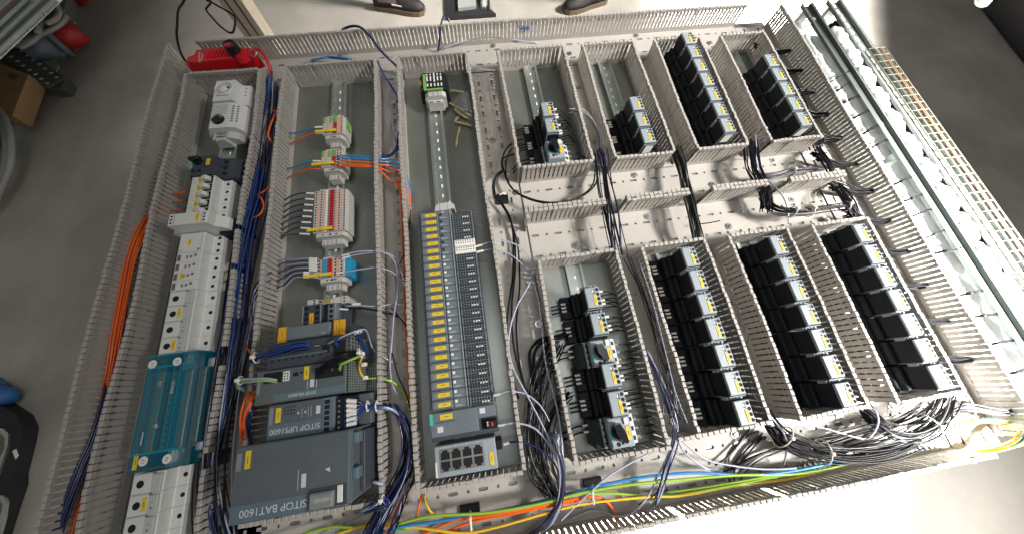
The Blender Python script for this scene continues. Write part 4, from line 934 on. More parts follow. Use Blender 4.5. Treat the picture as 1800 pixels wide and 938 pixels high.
# duct between second and third bay
bundle('orange cables running down the narrow duct between second and third bay', [(700, 320, 20), (708, 345, 14), (712, 400, 12), (716, 470, 12), (718, 540, 12), (720, 600, 14), (722, 660, 14), (724, 720, 12)], 6, 6, 5, OR, 1.8, 2, 41, group='orange cable runs')
wirething('blue_hose', 'thick blue cable arching over the far duct wall into the narrow duct', 'cable', 'wnavy', [(602, 53, 56), (612, 48, 66), (624, 46, 70), (636, 50, 72), (652, 66, 68), (668, 88, 52), (684, 104, 40), (700, 120, 18), (712, 140, 10)], 3.0, 'blue cables over the far duct')
wirething('blue_hose', 'blue cable bent over the far duct wall beside the black floor stand', 'cable', 'wnavy', [(790, 38, 48), (786, 31, 60), (780, 30, 66), (776, 42, 62), (774, 58, 50), (773, 74, 30), (770, 90, 8)], 2.6, 'blue cables over the far duct')
wirething('blue_hose', 'blue cable diving into the narrow duct between second and third bay', 'cable', 'wblue', [(664, 108, 20), (674, 130, 36), (688, 152, 38), (702, 178, 24), (708, 210, 10)], 2.4, 'blue cables over the far duct')
wirething('wire', 'pale wire looping down the far end of the narrow duct', 'wire', 'wwhite', [(700, 132, 20), (688, 152, 26), (682, 180, 24), (690, 220, 20), (702, 256, 16), (706, 270, 12)], 1.4)
bundle('dark blue wires bending inside the far end of the narrow duct', [(668, 276, 24), (684, 274, 30), (698, 262, 30), (704, 240, 24), (706, 210, 16), (700, 180, 12)], 6, 4, 5, ['wnavy', 'wblue'], 1.7, 3, 42)
wirething('wire', 'blue and white wires lying in the far duct behind the second bay', 'wire', 'wwhite', [(530, 112, 12), (546, 103, 14), (570, 102, 16), (594, 104, 12)], 1.3, 'wires lying in the far duct')
bundle('blue wires lying in the far duct behind the second bay', [(548, 108, 8), (572, 102, 14), (600, 102, 16), (628, 106, 8)], 4, 3, 3, ['wcyan', 'wblue'], 1.5, 2, 43)
wirething('wire', 'long white wire lying along the far duct toward the right', 'wire', 'wwhite', [(770, 88, 8), (800, 78, 14), (830, 70, 16), (862, 66, 14), (900, 70, 10), (945, 76, 6)], 1.5, 'wires lying in the far duct')
wirething('wire', 'short white wire sticking up in the far duct behind third bay', 'wire', 'wwhite', [(772, 86, 10), (784, 80, 20), (795, 72, 30)], 1.2, 'wires lying in the far duct')
bundle('few blue and white wires poking through the far wall fingers', [(906, 46, 40), (918, 48, 40), (932, 50, 38)], 5, 4, 4, ['wcyan', 'wwhite', 'wblue'], 1.3, 1, 44)
bundle('wires crossing at the far end of the duct beside the first bay', [(478, 128, 20), (474, 150, 30), (470, 180, 34), (466, 220, 30), (460, 260, 24)], 7, 8, 10, ['wblue', 'wwhite', 'wnavy', 'wcyan'], 1.5, 5, 45)
for k, (pp, mm_) in enumerate((([(700, 470, 20), (712, 440, 24), (720, 400, 30), (722, 370, 30)], 'wblack'), ([(690, 470, 34), (694, 520, 40), (690, 580, 44), (686, 640, 44), (692, 680, 40), (706, 700, 34)], 'wwhite'),
        ([(688, 540, 40), (705, 560, 30), (718, 580, 18), (722, 620, 14)], 'wblack'), ([(690, 620, 46), (700, 660, 44), (714, 690, 36), (724, 730, 28)], 'wblack'))):
    wirething('wire', f'loose thin wire hanging in the narrow duct, {ORD[k]} from the far end', 'wire', mm_, pp, 1.2, 'loose thin wires in the narrow duct')
# wide duct left of the contactor bays
for k, (pp, r_) in enumerate((([(918, 245, 34), (905, 250, 26), (890, 262, 22), (882, 284, 18), (884, 302, 10), (880, 305, 20), (868, 320, 24), (868, 345, 20), (878, 352, 18), (896, 380, 16), (905, 420, 14), (906, 470, 12), (900, 540, 12), (904, 610, 12), (920, 670, 16), (940, 720, 18)], 1.8),
        ([(916, 252, 34), (900, 262, 26), (891, 280, 20), (890, 310, 20), (900, 330, 22), (915, 342, 28), (950, 354, 40), (985, 355, 46), (1020, 345, 40), (1042, 325, 30), (1046, 300, 18)], 1.6),
        ([(914, 270, 30), (900, 272, 26), (884, 280, 24), (886, 300, 22), (896, 326, 24), (920, 346, 34), (965, 358, 44), (1010, 352, 42), (1046, 326, 30), (1050, 296, 20)], 1.8),
        ([(880, 302, 22), (872, 310, 26), (866, 330, 24), (874, 348, 18), (892, 374, 14), (902, 410, 12), (902, 480, 10), (892, 560, 10), (895, 640, 12), (912, 700, 14)], 1.9),
        ([(882, 300, 24), (870, 318, 24), (872, 344, 18), (894, 380, 16), (910, 430, 12), (914, 500, 12), (908, 570, 14), (914, 640, 14), (926, 690, 14)], 1.7))):
    wirething('black_cable', f'black cable curving through the wide duct below the upper left bay, {ORD[k]} of five', 'cable', 'wblack', [(u + 0, v, z) for u, v, z in pp], r_, 'black cables in the wide duct')
t = thing('cable_holder', 'black square cable holder with white tie in the wide duct', 'cable holder', at(884, 351, 3)); q = at(884, 351, 3)
part(t, 'pad', 'black', MB().box(q[0] - 12, q[0] + 12, q[1] - 12, q[1] + 12, 3, 10, 1)); part(t, 'tie', 'ferrule', MB().tube([(q[0] - 7, q[1], 24), (q[0], q[1] + 1, 27), (q[0] + 7, q[1], 24)], 2, 6))
t = thing('cable_holder', 'black cable holder with white tie lower in the wide duct', 'cable holder', at(938, 710, 3)); q = at(938, 710, 3)
part(t, 'pad', 'black', MB().box(q[0] - 10, q[0] + 12, q[1] - 14, q[1] + 12, 3, 14, 1)); part(t, 'tie', 'ferrule', MB().box(q[0] - 6, q[0] + 8, q[1] - 1.5, q[1] + 1.5, 22, 26, 1))
bundle('coil of many black wires at the near end of the wide duct', [(975, 600, 14), (950, 660, 18), (940, 710, 22), (934, 760, 24), (940, 810, 24), (952, 845, 22), (972, 868, 20)], 22, 14, 18, ['wblack', 'wblack', 'wgrey'], 1.3, 7, 51, fan=14, group='black wire coils')
bundle('second loop of black wires beside the lower left bay', [(1000, 690, 16), (975, 715, 18), (958, 760, 24), (958, 810, 26), (970, 840, 24), (980, 870, 18)], 12, 8, 14, ['wblack', 'wblack', 'wgrey'], 1.3, 6, 52, fan=8, group='black wire coils')
bundle('black wires turning into the lower left bay near its middle', [(1000, 588, 26), (975, 592, 24), (950, 600, 18), (936, 622, 14), (938, 660, 14), (946, 700, 16)], 5, 5, 6, BL, 1.6, 3, 53)
g = 'pale and navy wires crossing the wide duct'
marked('pale wire leaving a white module over the wide duct, farther one', [(838, 432, 44), (850, 429, 50), (868, 424, 54), (895, 425, 46), (922, 440, 40), (935, 462, 36), (935, 480, 34)], 'wwhite', 1.3, [(836, 433, 48), (848, 430, 50)], g, 2.2)
marked('pale wire leaving a white module over the wide duct, nearer one', [(838, 442, 44), (850, 440, 48), (870, 438, 54), (896, 446, 44), (926, 474, 36), (945, 520, 34), (952, 570, 34), (960, 640, 40), (980, 720, 48), (990, 800, 52), (986, 860, 46), (970, 900, 36), (940, 940, 26)], 'wwhite', 1.3, [(838, 443, 48), (850, 440, 48.5)], g, 2.2)
marked('pale wire swooping across the wide duct', [(940, 470, 40), (930, 500, 46), (908, 540, 52), (895, 590, 54), (900, 640, 54), (930, 700, 52), (960, 760, 56), (984, 820, 56), (988, 870, 46), (974, 910, 36), (950, 950, 28)], 'wwhite', 1.5, None, g)
marked('marked wire from the last module over the wide duct', [(868, 694, 50), (882, 690, 56), (898, 687, 56), (925, 692, 50), (950, 712, 46), (966, 740, 42)], 'wwhite', 1.4, [(868, 694, 52), (880, 691, 55)], g, 2.2)
marked('marked wire from the head module over the wide duct', [(874, 747, 50), (892, 744, 56), (910, 743, 56), (940, 752, 54), (965, 780, 54), (982, 815, 54), (990, 850, 50), (984, 890, 40), (960, 930, 30)], 'wwhite', 1.6, [(876, 747, 52), (888, 745, 55)], g, 2.2)
marked('marked wire from the network switch over the wide duct', [(886, 780, 50), (900, 776, 56), (920, 776, 56), (948, 788, 54), (974, 812, 54), (985, 845, 50), (980, 880, 42), (955, 920, 32), (930, 950, 26)], 'wnavy', 1.6, [(886, 780, 52), (895, 777, 55)], g, 2.2)
bundle('navy and white wires sweeping out of the wide duct at its near end', [(975, 760, 56), (984, 800, 56), (990, 840, 50), (986, 880, 40), (968, 912, 32), (935, 940, 26), (900, 965, 22)], 9, 5, 8, ['wwhite', 'wnavy', 'wnavy', 'wgrey'], 1.5, 3, 54, fan=14)
# crossing ducts
UPB = 'wires dropping across the crossing ducts'
bundle('black and blue wires crossing both middle ducts, leftmost run', [(1052, 268, 30), (1058, 295, 40), (1064, 330, 44), (1072, 370, 44), (1078, 410, 44), (1084, 446, 40)], 18, 13, 18, ['wblack', 'wblack', 'wnavy', 'wwhite', 'wblack'], 1.4, 4, 61, group=UPB)
bundle('loop of thin wires rising from the leftmost crossing run', [(1000, 196, 54), (1024, 196, 50), (1040, 212, 46), (1054, 236, 44), (1058, 262, 42), (1066, 285, 40), (1062, 320, 40)], 3, 3, 4, ['wwhite', 'wgrey'], 1.1, 3, 62)
bundle('black wires crossing both middle ducts, second run', [(1184, 262, 26), (1194, 290, 36), (1203, 330, 40), (1213, 362, 40), (1220, 395, 38), (1226, 424, 34)], 20, 12, 18, BL + ['wblack', 'wgrey'], 1.4, 3, 63, group=UPB)
bundle('black wires crossing the upper middle duct, third run', [(1316, 255, 26), (1318, 280, 34), (1322, 300, 36), (1332, 320, 36), (1342, 345, 34), (1344, 372, 26)], 22, 12, 20, BL, 1.4, 3, 64, group=UPB)
bundle('black wire bunch with white ties bending right in the lower middle duct', [(1336, 342, 30), (1346, 358, 34), (1362, 370, 38), (1390, 374, 40), (1420, 373, 40), (1450, 369, 38), (1482, 365, 34)], 18, 7, 12, ['wblack', 'wblack', 'wgrey'], 1.4, 2, 65, ties=(3, 4, 6))
bundle('black wire bunch with a white tie in the upper middle duct', [(1322, 305, 26), (1340, 311, 28), (1365, 309, 30), (1390, 303, 30), (1420, 301, 26), (1445, 300, 20)], 12, 5, 8, ['wblack', 'wgrey'], 1.3, 2, 66, ties=(0, 3))
bundle('black wires arching down at the right end of the upper middle duct', [(1434, 262, 20), (1442, 275, 38), (1456, 295, 42), (1464, 318, 34)], 9, 5, 8, BL, 1.7, 2, 67, group='black wires at the right ends of the middle ducts')
bundle('black wires arching down at the right end of the lower middle duct', [(1470, 326, 24), (1478, 340, 38), (1492, 360, 42), (1504, 384, 34)], 14, 10, 12, BL, 1.7, 2, 68, group='black wires at the right ends of the middle ducts')
wirething('wire', 'white wire curling from the upper right bay down the middle ducts', 'wire', 'wwhite', [(1328, 236, 50), (1330, 262, 46), (1330, 286, 40), (1342, 310, 34), (1364, 330, 46), (1380, 352, 48), (1386, 376, 40), (1386, 394, 30)], 1.3)
single('black_tie', 'loose black cable tie end poking across the lower middle duct', 'cable tie', 'wblack', MB().tube([at(1228, 394, 20), at(1246, 392, 24), at(1266, 388, 30)], 1.2, 5))
# thin loops on the lower right bays
for k in range(4):
    wirething('loop_wire', f'thin grey wire arcing beside the second lower contactor row, {ORD[k]} from the far end', 'wire', 'wgrey',
              [(1256 + k * 13, 458 + k * 36, 50), (1270 + k * 13, 466 + k * 36, 56), (1277 + k * 13, 482 + k * 36, 50), (1272 + k * 13, 502 + k * 36, 36)], .8, 'thin grey wires beside the contactor rows')
# near duct: bundles of black wires
bundle('heavy bunch of grey-black wires with ties sagging below the third lower bay', [(1340, 728, 30), (1352, 745, 34), (1372, 766, 36), (1400, 780, 36), (1440, 792, 38), (1490, 798, 36), (1550, 790, 34), (1600, 770, 34)], 26, 13, 17, ['wblack', 'wblack', 'wgrey', 'wblack', 'wblack'], 1.4, 5, 71, ties=(2, 4), group='black wire bunches in the near duct')
bundle('heavy bunch of grey-black wires with a tie below the fourth lower bay', [(1518, 716, 28), (1532, 734, 34), (1556, 752, 38), (1590, 758, 40), (1624, 746, 40), (1648, 722, 38), (1662, 694, 30)], 26, 13, 17, ['wblack', 'wblack', 'wgrey', 'wblack', 'wblack'], 1.4, 5, 72, ties=(4,), group='black wire bunches in the near duct')
bundle('black wires spreading from the lower bunch up to the second bunch', [(1430, 790, 24), (1480, 776, 30), (1530, 764, 34), (1580, 748, 38), (1620, 730, 40)], 16, 14, 12, ['wblack', 'wgrey', 'wblack'], 1.3, 4, 73, fan=10, group='black wire bunches in the near duct')
bundle('dark wires lying flat in the near duct below the second lower bay', [(1330, 752, 8), (1312, 778, 8), (1290, 810, 8), (1276, 838, 8)], 5, 12, 5, ['wblack', 'wgrey'], 1.8, 3, 74, fan=22)
bundle('dark wires spreading from the second lower bay toward the left', [(1400, 772, 10), (1360, 786, 10), (1320, 804, 10), (1290, 828, 8)], 4, 8, 5, ['wblack', 'wgrey'], 1.8, 3, 75, fan=14)
bundle('dark wires leaving through the near right corner fingers', [(1640, 738, 20), (1680, 712, 26), (1720, 716, 30), (1760, 724, 34), (1800, 716, 36)], 8, 7, 10, ['wblack', 'wgrey'], 1.5, 3, 76)
for k, pp in enumerate(([(1640, 668, 50), (1664, 676, 52), (1692, 686, 54), (1708, 705, 50), (1714, 735, 40), (1700, 762, 20)], [(1322, 688, 50), (1345, 720, 54), (1372, 752, 50), (1384, 780, 40), (1378, 815, 16)],
                        [(1526, 714, 50), (1540, 722, 56), (1544, 742, 54), (1534, 762, 44), (1516, 770, 40), (1450, 752, 44), (1400, 742, 48), (1358, 738, 52)])):
    wirething('wire', ['single white wire hanging off the near right corner', 'single white wire hanging off the second lower bay corner', 'single white wire crossing below the third lower bay'][k], 'wire', 'wwhite', pp, 1.4)
# pale and dark wires under the lower left bay
bundle('pale and dark wires crossing between the two lower left bays', [(1128, 612, 50), (1150, 650, 54), (1170, 700, 56), (1185, 745, 56), (1186, 775, 50), (1172, 820, 40), (1160, 860, 30), (1140, 890, 24)], 7, 5, 8, ['wwhite', 'wnavy', 'wgrey'], 1.3, 4, 81, fan=16)
bundle('dark wires fanning up the duct between the two lower left bays', [(1110, 450, 46), (1140, 530, 50), (1165, 620, 52), (1178, 690, 54), (1186, 740, 54)], 8, 7, 8, ['wblack', 'wgrey', 'wwhite', 'wblack'], 1.1, 6, 82, fan=16)
wirething('wire', 'white wire running from the lower left bay across the near duct', 'wire', 'wwhite', [(1150, 792, 30), (1110, 812, 36), (1070, 836, 40), (1040, 862, 40), (1010, 890, 34), (985, 915, 28)], 1.5)
wirething('wire', 'white wire curving from the second lower bay to the blue cable', 'wire', 'wwhite', [(1188, 760, 50), (1206, 780, 44), (1240, 806, 34), (1290, 818, 30), (1350, 824, 28), (1400, 822, 28)], 1.6)
wirething('wire', 'second white wire curving toward the blue cable', 'wire', 'wwhite', [(1190, 768, 48), (1205, 796, 34), (1240, 822, 24), (1270, 828, 20)], 1.6)
wirething('wire', 'pale wire swinging low in the near duct', 'wire', 'wwhite', [(1178, 790, 46), (1160, 830, 36), (1140, 870, 30), (1116, 898, 28), (1090, 908, 22), (1062, 900, 14), (1040, 897, 10), (1002, 912, 14)], 1.5)
wirething('wire', 'second pale wire swinging toward the near wall', 'wire', 'wwhite', [(1184, 792, 46), (1172, 835, 36), (1160, 874, 30), (1140, 900, 26), (1115, 912, 18)], 1.5)
# thick coloured cables along the near duct
def long(name, label, m, pp, r): wirething(name, label, 'cable', m, pp, r * .88, 'thick coloured cables along the near duct', 8)
long('blue_cable', 'thick light blue cable along the near duct', 'wcyan', [(640, 948, 30), (700, 926, 30), (780, 914, 30), (860, 900, 30), (960, 878, 32), (1040, 856, 34), (1130, 838, 36), (1220, 830, 34), (1320, 834, 30), (1400, 826, 28), (1500, 805, 26), (1600, 785, 22)], 2.6)
long('green_cable', 'thick yellow-green cable along the near duct, farthest from the wall', 'wgreen', [(700, 920, 36), (760, 906, 36), (860, 900, 36), (960, 882, 38), (1020, 866, 38), (1100, 852, 38), (1200, 842, 34), (1300, 834, 32), (1400, 832, 26), (1500, 812, 26), (1560, 790, 30), (1640, 752, 34), (1700, 738, 34), (1752, 742, 34)], 2.5)
long('green_cable', 'yellow-green cable drifting left under the battery module', 'wgreen', [(400, 990, 30), (560, 930, 22), (620, 926, 24), (670, 922, 26), (720, 928, 26), (680, 934, 22), (620, 945, 18)], 2.3)
long('orange_cable', 'thick orange cable along the near duct', 'worange', [(700, 958, 26), (745, 938, 28), (800, 914, 30), (860, 905, 34), (940, 890, 34), (1000, 878, 34), (1045, 872, 30), (1070, 884, 24), (1082, 906, 16), (1086, 928, 10)], 2.6)
long('orange_cable', 'second orange cable tucked below the first', 'worange', [(760, 945, 20), (830, 916, 24), (900, 902, 30), (970, 888, 32), (1020, 878, 30)], 2.4)
long('yellow_cable', 'thick yellow cable sagging in the near duct', 'wyellow', [(560, 950, 24), (640, 924, 26), (710, 924, 28), (760, 930, 30), (820, 936, 30), (880, 924, 32), (950, 904, 34), (1020, 886, 34), (1090, 877, 32), (1150, 872, 28), (1200, 870, 26), (1300, 852, 22), (1400, 838, 20), (1500, 808, 22), (1560, 786, 26)], 2.3)
long('green_cable', 'pale green cable nearest the near wall', 'wgreen', [(1020, 868, 30), (1070, 866, 28), (1120, 870, 24), (1140, 874, 22), (1200, 868, 24), (1290, 852, 24), (1370, 836, 22), (1430, 826, 20)], 2.1)
long('green_cable', 'pale green cable joining at the right half of the near duct', 'wgreen', [(1170, 866, 18), (1240, 856, 20), (1320, 842, 22), (1400, 826, 22), (1480, 812, 20)], 2.1)
bundle('yellow and blue cables looping out through the near right corner', [(1690, 795, 10), (1730, 790, 20), (1766, 782, 30), (1790, 770, 36), (1796, 756, 30), (1780, 744, 24), (1740, 738, 24), (1690, 742, 28)], 9, 8, 8, ['wyellow', 'wgreen', 'wcyan', 'wyellow'], 1.9, 3, 91)
wirething('orange_wire', 'orange wire dropping out of the narrow duct into the near duct', 'wire', 'worange', [(742, 868, 20), (739, 880, 30), (735, 896, 32), (730, 912, 30)], 1.9)
wirething('yellow_wire', 'yellow wire dropping out of the narrow duct into the near duct', 'wire', 'wyellow', [(746, 868, 26), (749, 884, 34), (756, 897, 34), (766, 905, 32)], 1.9)
for k, (u, v) in enumerate(((827, 896), (1042, 850))):
    q = at(u, v, 3); t = thing('cable_holder', ['black cable base with a pale upright tie under the third bay', 'black cable base with a pale upright tie under the lower left bay'][k], 'cable holder', q)
    part(t, 'pad', 'black', MB().box(q[0] - 16, q[0] + 16, q[1] - 4, q[1] + 10, 3, 8, 1)); part(t, 'tie', 'ferrule', MB().tube([at(u, v + 2, 20), at(u, v + 14, 42), at(u + 2, v + 36, 40)], 1.7, 5, False))
# black wire bunches passing through the right wall, over the bright pipe
for k, (u1, v1, u2, v2) in enumerate(((1459, 143, 1488, 128), (1472, 158, 1490, 148), (1482, 180, 1505, 171), (1500, 207, 1521, 198), (1516, 235, 1538, 224), (1532, 260, 1556, 248), (1572, 323, 1600, 313),
        (1592, 352, 1618, 344), (1608, 377, 1632, 370), (1632, 415, 1656, 406), (1648, 443, 1682, 438), (1690, 517, 1724, 511), (1712, 555, 1748, 552), (1738, 604, 1776, 598), (1770, 656, 1800, 648))):
    q = at(u1, v1, 30); yy = q[1]
    bundle(f'black wire bunch crossing the bright pipe, {ORD[k]} from the far end', [(u1 - 34, v1 - 2, 18), (u1 - 14, v1 + 4, 26), (u1, v1 + 1, 42), ((u1 + u2) / 2, (v1 + v2) / 2, 57), (u2 + 2, v2 - 1, 44), (u2 + 12, v2 - 4, 30)], 4, 1.6, 2.4, BL, 1.5, .8, 100 + k, group='black wire bunches crossing the bright pipe')
for k in range(12):
    y = 735 - k * 74
    t = thing('cable_bundle', f'black wires leaving the contactor bays across the right duct, {ORD[k]} from the far end', 'cable bundle', (850, y, 0), 0, 'black wires across the right duct')
    rnd = random.Random(200 + k)
    for j in range(12):
        dy = rnd.uniform(-15, 15); z = rnd.uniform(0, 18)
        part(t, 'wire', 'wblack', MB().tube([(792, y + 20 + dy, 26 + z * .5), (815, y + 8 + dy * .8, 22 + z), (850, y - 4 + dy * .5, 14 + z), (884, y - 8 + dy * .3, 20 + z * .6), (896, y - 9 + dy * .2, 26)], 1.7, 5), True)
for k, (y0, y1, n_) in enumerate(((740, 420, 14), (205, -120, 18))):
    rnd = random.Random(300 + k)
    t = thing('cable_bundle', ['black wires running lengthwise in the far half of the right duct', 'black wires running lengthwise in the near half of the right duct'][k], 'cable bundle', (825, y0, 0), 0, 'black wires running along the right duct')
    for j in range(n_):
        x = rnd.uniform(803, 842); z = rnd.uniform(6, 34); ph = rnd.uniform(0, 6)
        part(t, 'wire', 'wblack', MB().tube([(x + 5 * math.sin(ph + i), y0 + (y1 - y0) * i / 7, z + 4 * math.cos(ph * 2 + i)) for i in range(8)], 1.6, 5), True)
# ------------------------------------------------------------------ right of the plate: pipe, rails, film, mesh tray
t = thing('packing_board', 'pale board under the bright pipe and the green rails', 'board', (1010, 330, -30))
part(t, 'sheet', 'film', MB().box(896, 1106, -170, 855, -34, -26))
part(t, 'raised_strip', 'film', MB().box(962, 1106, -170, 850, -26, 3))
part(t, 'edge_strip', 'galv', MB().box(1106.5, 1112, -170, 855, -34, -20))
for k in range(3): part(t, 'cross_bearer', 'galv', MB().box(380, 1112, -140 + k * 440, -100 + k * 440, -76, -36))
t = thing('metal_pipe', 'bright glossy metal pipe lying along the plate edge under black wire bunches', 'pipe', (938, 350, 0))
part(t, 'shell', 'tubewhite', MB().tube([(937, 818, 8), (937, -150, 8)], 27, 28, False), True)
for k, y in enumerate((690, 655, 250, -60)): part(t, 'seam_ring', 'galv', MB().tube([(937, y, 8), (937, y - 4, 8)], 27.6, 28, False), True)
part(t, 'end_collar', 'galv', MB().tube([(937, 820, 8), (937, 770, 8)], 29, 28, False), True)
def channel(name, label, x0, x1, y0, y1, zb, zt, slots, m='railgreen'):
    t = thing(name, label, 'rail', ((x0 + x1) / 2, (y0 + y1) / 2, 0), 0, 'loose dark green channel rails')
    part(t, 'channel', m, MB().prof([(x0 - 5, zt - 1.2), (x0, zt - 1.2), (x0, zb), (x1, zb), (x1, zt - 1.2), (x1 + 5, zt - 1.2), (x1 + 5, zt), (x1 - 1.2, zt), (x1 - 1.2, zb + 1.2), (x0 + 1.2, zb + 1.2), (x0 + 1.2, zt), (x0 - 5, zt)], y0, y1))
    part(t, 'bright_lip', 'steel', MB().box(x0 - 5, x0 - 3.6, y0, y1, zt, zt + .3).box(x1 + 3.4, x1 + 5, y0, y1, zt, zt + .3))
    if slots:
        n = int((y1 - y0) / 27)
        for k in range(n):
            y = y1 - 12 - k * 27; xc = (x0 + x1) / 2 + 2
            part(t, 'slot', 'film', MB().prism([(xc + 4.5 * math.cos(a), y + (6 if math.sin(a) > 0 else -6) + 4.5 * math.sin(a)) for a in [.01 + j * math.pi / 6 for j in range(12)]], zb + 1.22, zb + 1.5))
    for y in (y1 - 55, y1 - 420): part(t, 'bolt_head', 'galv', MB().cyl((x0 + x1) / 2, y, zb + 1.2, zb + 4, 6, 16))
    for y in (y1 - 20, (y0 + y1) / 2, y0 + 20): part(t, 'spacer', 'galv', MB().box(x0 + 3, x1 - 3, y - 6, y + 6, 3, zb))
    return t
channel('channel_rail', 'long dark green channel rail lying between the pipe and the white film', 971, 998, -150, 868, 40, 50, False)
channel('channel_rail', 'short slotted dark green rail ending under the wire mesh tray', 1054, 1088, 60, 875, 40, 50, True)
t = thing('plastic_wrap', 'white plastic film gathered into puffs between the green rails', 'plastic film', (1028, 300, 0))
rnd = random.Random(5); mb = MB(); ys = []; y = 780; N = 14; seg = 0
rings = []
while y > -140:
    u = (780 - y) / 72.0; f = abs(math.sin(math.pi * u)) ** .45
    rx, rz = 9 + 9 * f, 8 + 13 * f
    ring = []
    for k in range(N):
        a = 2 * math.pi * k / N; j = 1 + .10 * math.sin(y * .21 + k * 1.9) + rnd.uniform(-.03, .03)
        ring.append((1030 + 2 * math.sin(u) + rx * math.cos(a) * j, y + rnd.uniform(-2, 2), max(3, 32 + rz * math.sin(a) * j)))
    rings.append(ring); y -= 6
mb._a([p for r_ in rings for p in r_], [(a * N + k, a * N + (k + 1) % N, (a + 1) * N + (k + 1) % N, (a + 1) * N + k) for a in range(len(rings) - 1) for k in range(N)])
part(t, 'film', 'film', mb, True)
k = 0
for k in range(1, 13):
    y = 780 - 72 * k; m2 = MB()
    for j in range(3): m2.tube([(1008, y + 2 - j * 3, 36), (1022, y + 4 + j * 3, 42), (1040 + rnd.uniform(-3, 3), y + rnd.uniform(-4, 8), 40)], 1.0, 4)
    part(t, 'fold_shade', 'wgrey', m2, kind='stuff')  # dark strands draw the shade in the film's folds
t = thing('wire_mesh_tray', 'wire mesh tray with two rusty rods along its length on the right', 'mesh tray', (1086, 300, 0))
X0, X1 = 1060, 1108
for x, mt, r_ in ((X0, 'wiremesh', 1.5), (X0 + 16, 'wiremesh', 1.3), (X0 + 31, 'rust', 1.7), (X0 + 36, 'rust', 1.7), (X1, 'wiremesh', 1.7)):
    part(t, 'rusty_rod' if mt == 'rust' else 'long_wire', mt, MB().tube([(x, 674, 56), (x, -150, 56)], r_, 6, False), True)
part(t, 'side_wire', 'rust', MB().tube([(X0 - 2, 674, 50), (X0 - 2, -150, 50)], 1.3, 6, False), True)
part(t, 'tray_floor', 'traydark', MB().box(X0, X1, -150, 672, 28, 30))
n = 36
for k in range(n):
    y = 674 - k * 23
    part(t, 'cross_wire', 'wiremesh', MB().tube([(X0, y, 28), (X0, y, 56), (X1, y, 57), (X1, y, 28)], .9, 5, False), True)
for y in (600, 260, -80): part(t, 'support', 'galv', MB().box(X0 + 4, X1 - 8, y - 8, y + 8, 3, 28))
t = thing('black_clip', 'small black clip between the two green rails at their far end', 'clip', at(1474, 44, 30))
q = at(1474, 44, 30); part(t, 'body', 'black', MB().box(q[0] - 12, q[0] + 14, q[1] - 22, q[1] + 12, -26, 36, 2)); part(t, 'jaw', 'black', MB().box(q[0] - 20, q[0] - 12, q[1] + 2, q[1] + 10, 10, 30, 1).box(q[0] - 20, q[0] - 12, q[1] - 14, q[1] - 8, 10, 30, 1))
# ------------------------------------------------------------------ far edge: work lamp, post, cables
t = thing('work_lamp', 'red cordless work lamp with round black head lying in the far left duct', 'work lamp', (-540, 800, 30))
part(t, 'body', 'redplastic', MB().prism([(-607, 779), (-604, 793), (-592, 798), (-590, 812), (-520, 818), (-470, 806), (-458, 790), (-470, 782), (-520, 778), (-590, 774)], 40, 74))
mb = MB()
for k in range(7): mb.prism([(-566 + k * 7.5, 784), (-563.5 + k * 7.5, 784), (-557.5 + k * 7.5, 806), (-560 + k * 7.5, 806)], 74, 76)
part(t, 'grip_rib', 'redplastic', mb, kind='stuff')
part(t, 'shoulder', 'redplastic', MB().cyl(-488, 786, 66, 80, 17, 24, 13))
hd = part(t, 'lamp_head', 'blackgloss', MB().cyl(-500, 792, 76, 98, 13.5, 28)); part(hd, 'rim', 'steel', MB().cyl(-500, 792, 98, 98.6, 12.4, 28)); part(hd, 'lens', 'black', MB().cyl(-500, 792, 98.6, 99, 11.6, 28))
part(hd, 'red_window', 'redplastic', MB().prism([(-510, 790), (-500, 794), (-491, 790), (-494, 784), (-502, 781.5), (-508, 785)], 99, 99.3))
text(t, 'lettering', 'Milwaukee', 'print', 7.5, (-579, 789, 74.3), (0, 0, R(-78)))
part(t, 'lettering_underline', 'print', MB().box(-574, -573, 779, 799, 74, 74.3))
part(t, 'hook', 'redplastic', MB().tube([(-470, 798, 74), (-455, 800, 76), (-443, 790, 72), (-437, 772, 62), (-436, 755, 50)], 3.4, 8), True)
part(t, 'carabiner', 'steel', MB().tube([(-468, 787, 80), (-458, 791, 82), (-452, 784, 80), (-458, 776, 76), (-466, 779, 78)], 1.4, 6), True)
part(t, 'neck', 'redplastic', MB().cyl(-608, 783, 44, 64, 7, 12))
t = thing('aluminium_post', 'cream aluminium profile post standing behind the far left duct', 'post', (-492, 905, FLZ))
part(t, 'profile', 'cream', MB().box(-514, -466, 889, 935, FLZ, 420, .8))
for x in (-499.5, -480.5): part(t, 'groove', 'groove', MB().box(x - 2.2, x + 2.2, 888.4, 889.2, FLZ + 1, 419))
part(t, 'side_groove', 'groove', MB().box(-514.8, -513.8, 897, 901, FLZ + 1, 419).box(-514.8, -513.8, 917, 921, FLZ + 1, 419))
part(t, 'plinth', 'groove', MB().box(-540, -440, 860, 965, FLZ, FLZ + 6.5))
wirething('black_lead', 'black cable running into the left end of the red work lamp', 'cable', 'wblack', [(332, -30, 120), (325, 0, 110), (314, 18, 104), (312, 45, 96), (311, 62, 92), (316, 88, 80), (325, 106, 66), (335, 112, 56), (343, 113, 54)], 2.4)
wirething('black_loop', 'black cable loop hanging in front of the cream post', 'cable', 'wblack', [(352, -20, 130), (362, 0, 130), (371, 5, 130), (364, 14, 130), (363, 19, 130), (374, 32, 130), (386, 45, 128), (397, 54, 126), (405, 58, 126), (411, 55, 128), (414, 36, 130), (411, 28, 132), (398, 19, 134), (380, 9, 134), (368, 1, 134), (350, -12, 134)], 2.0)
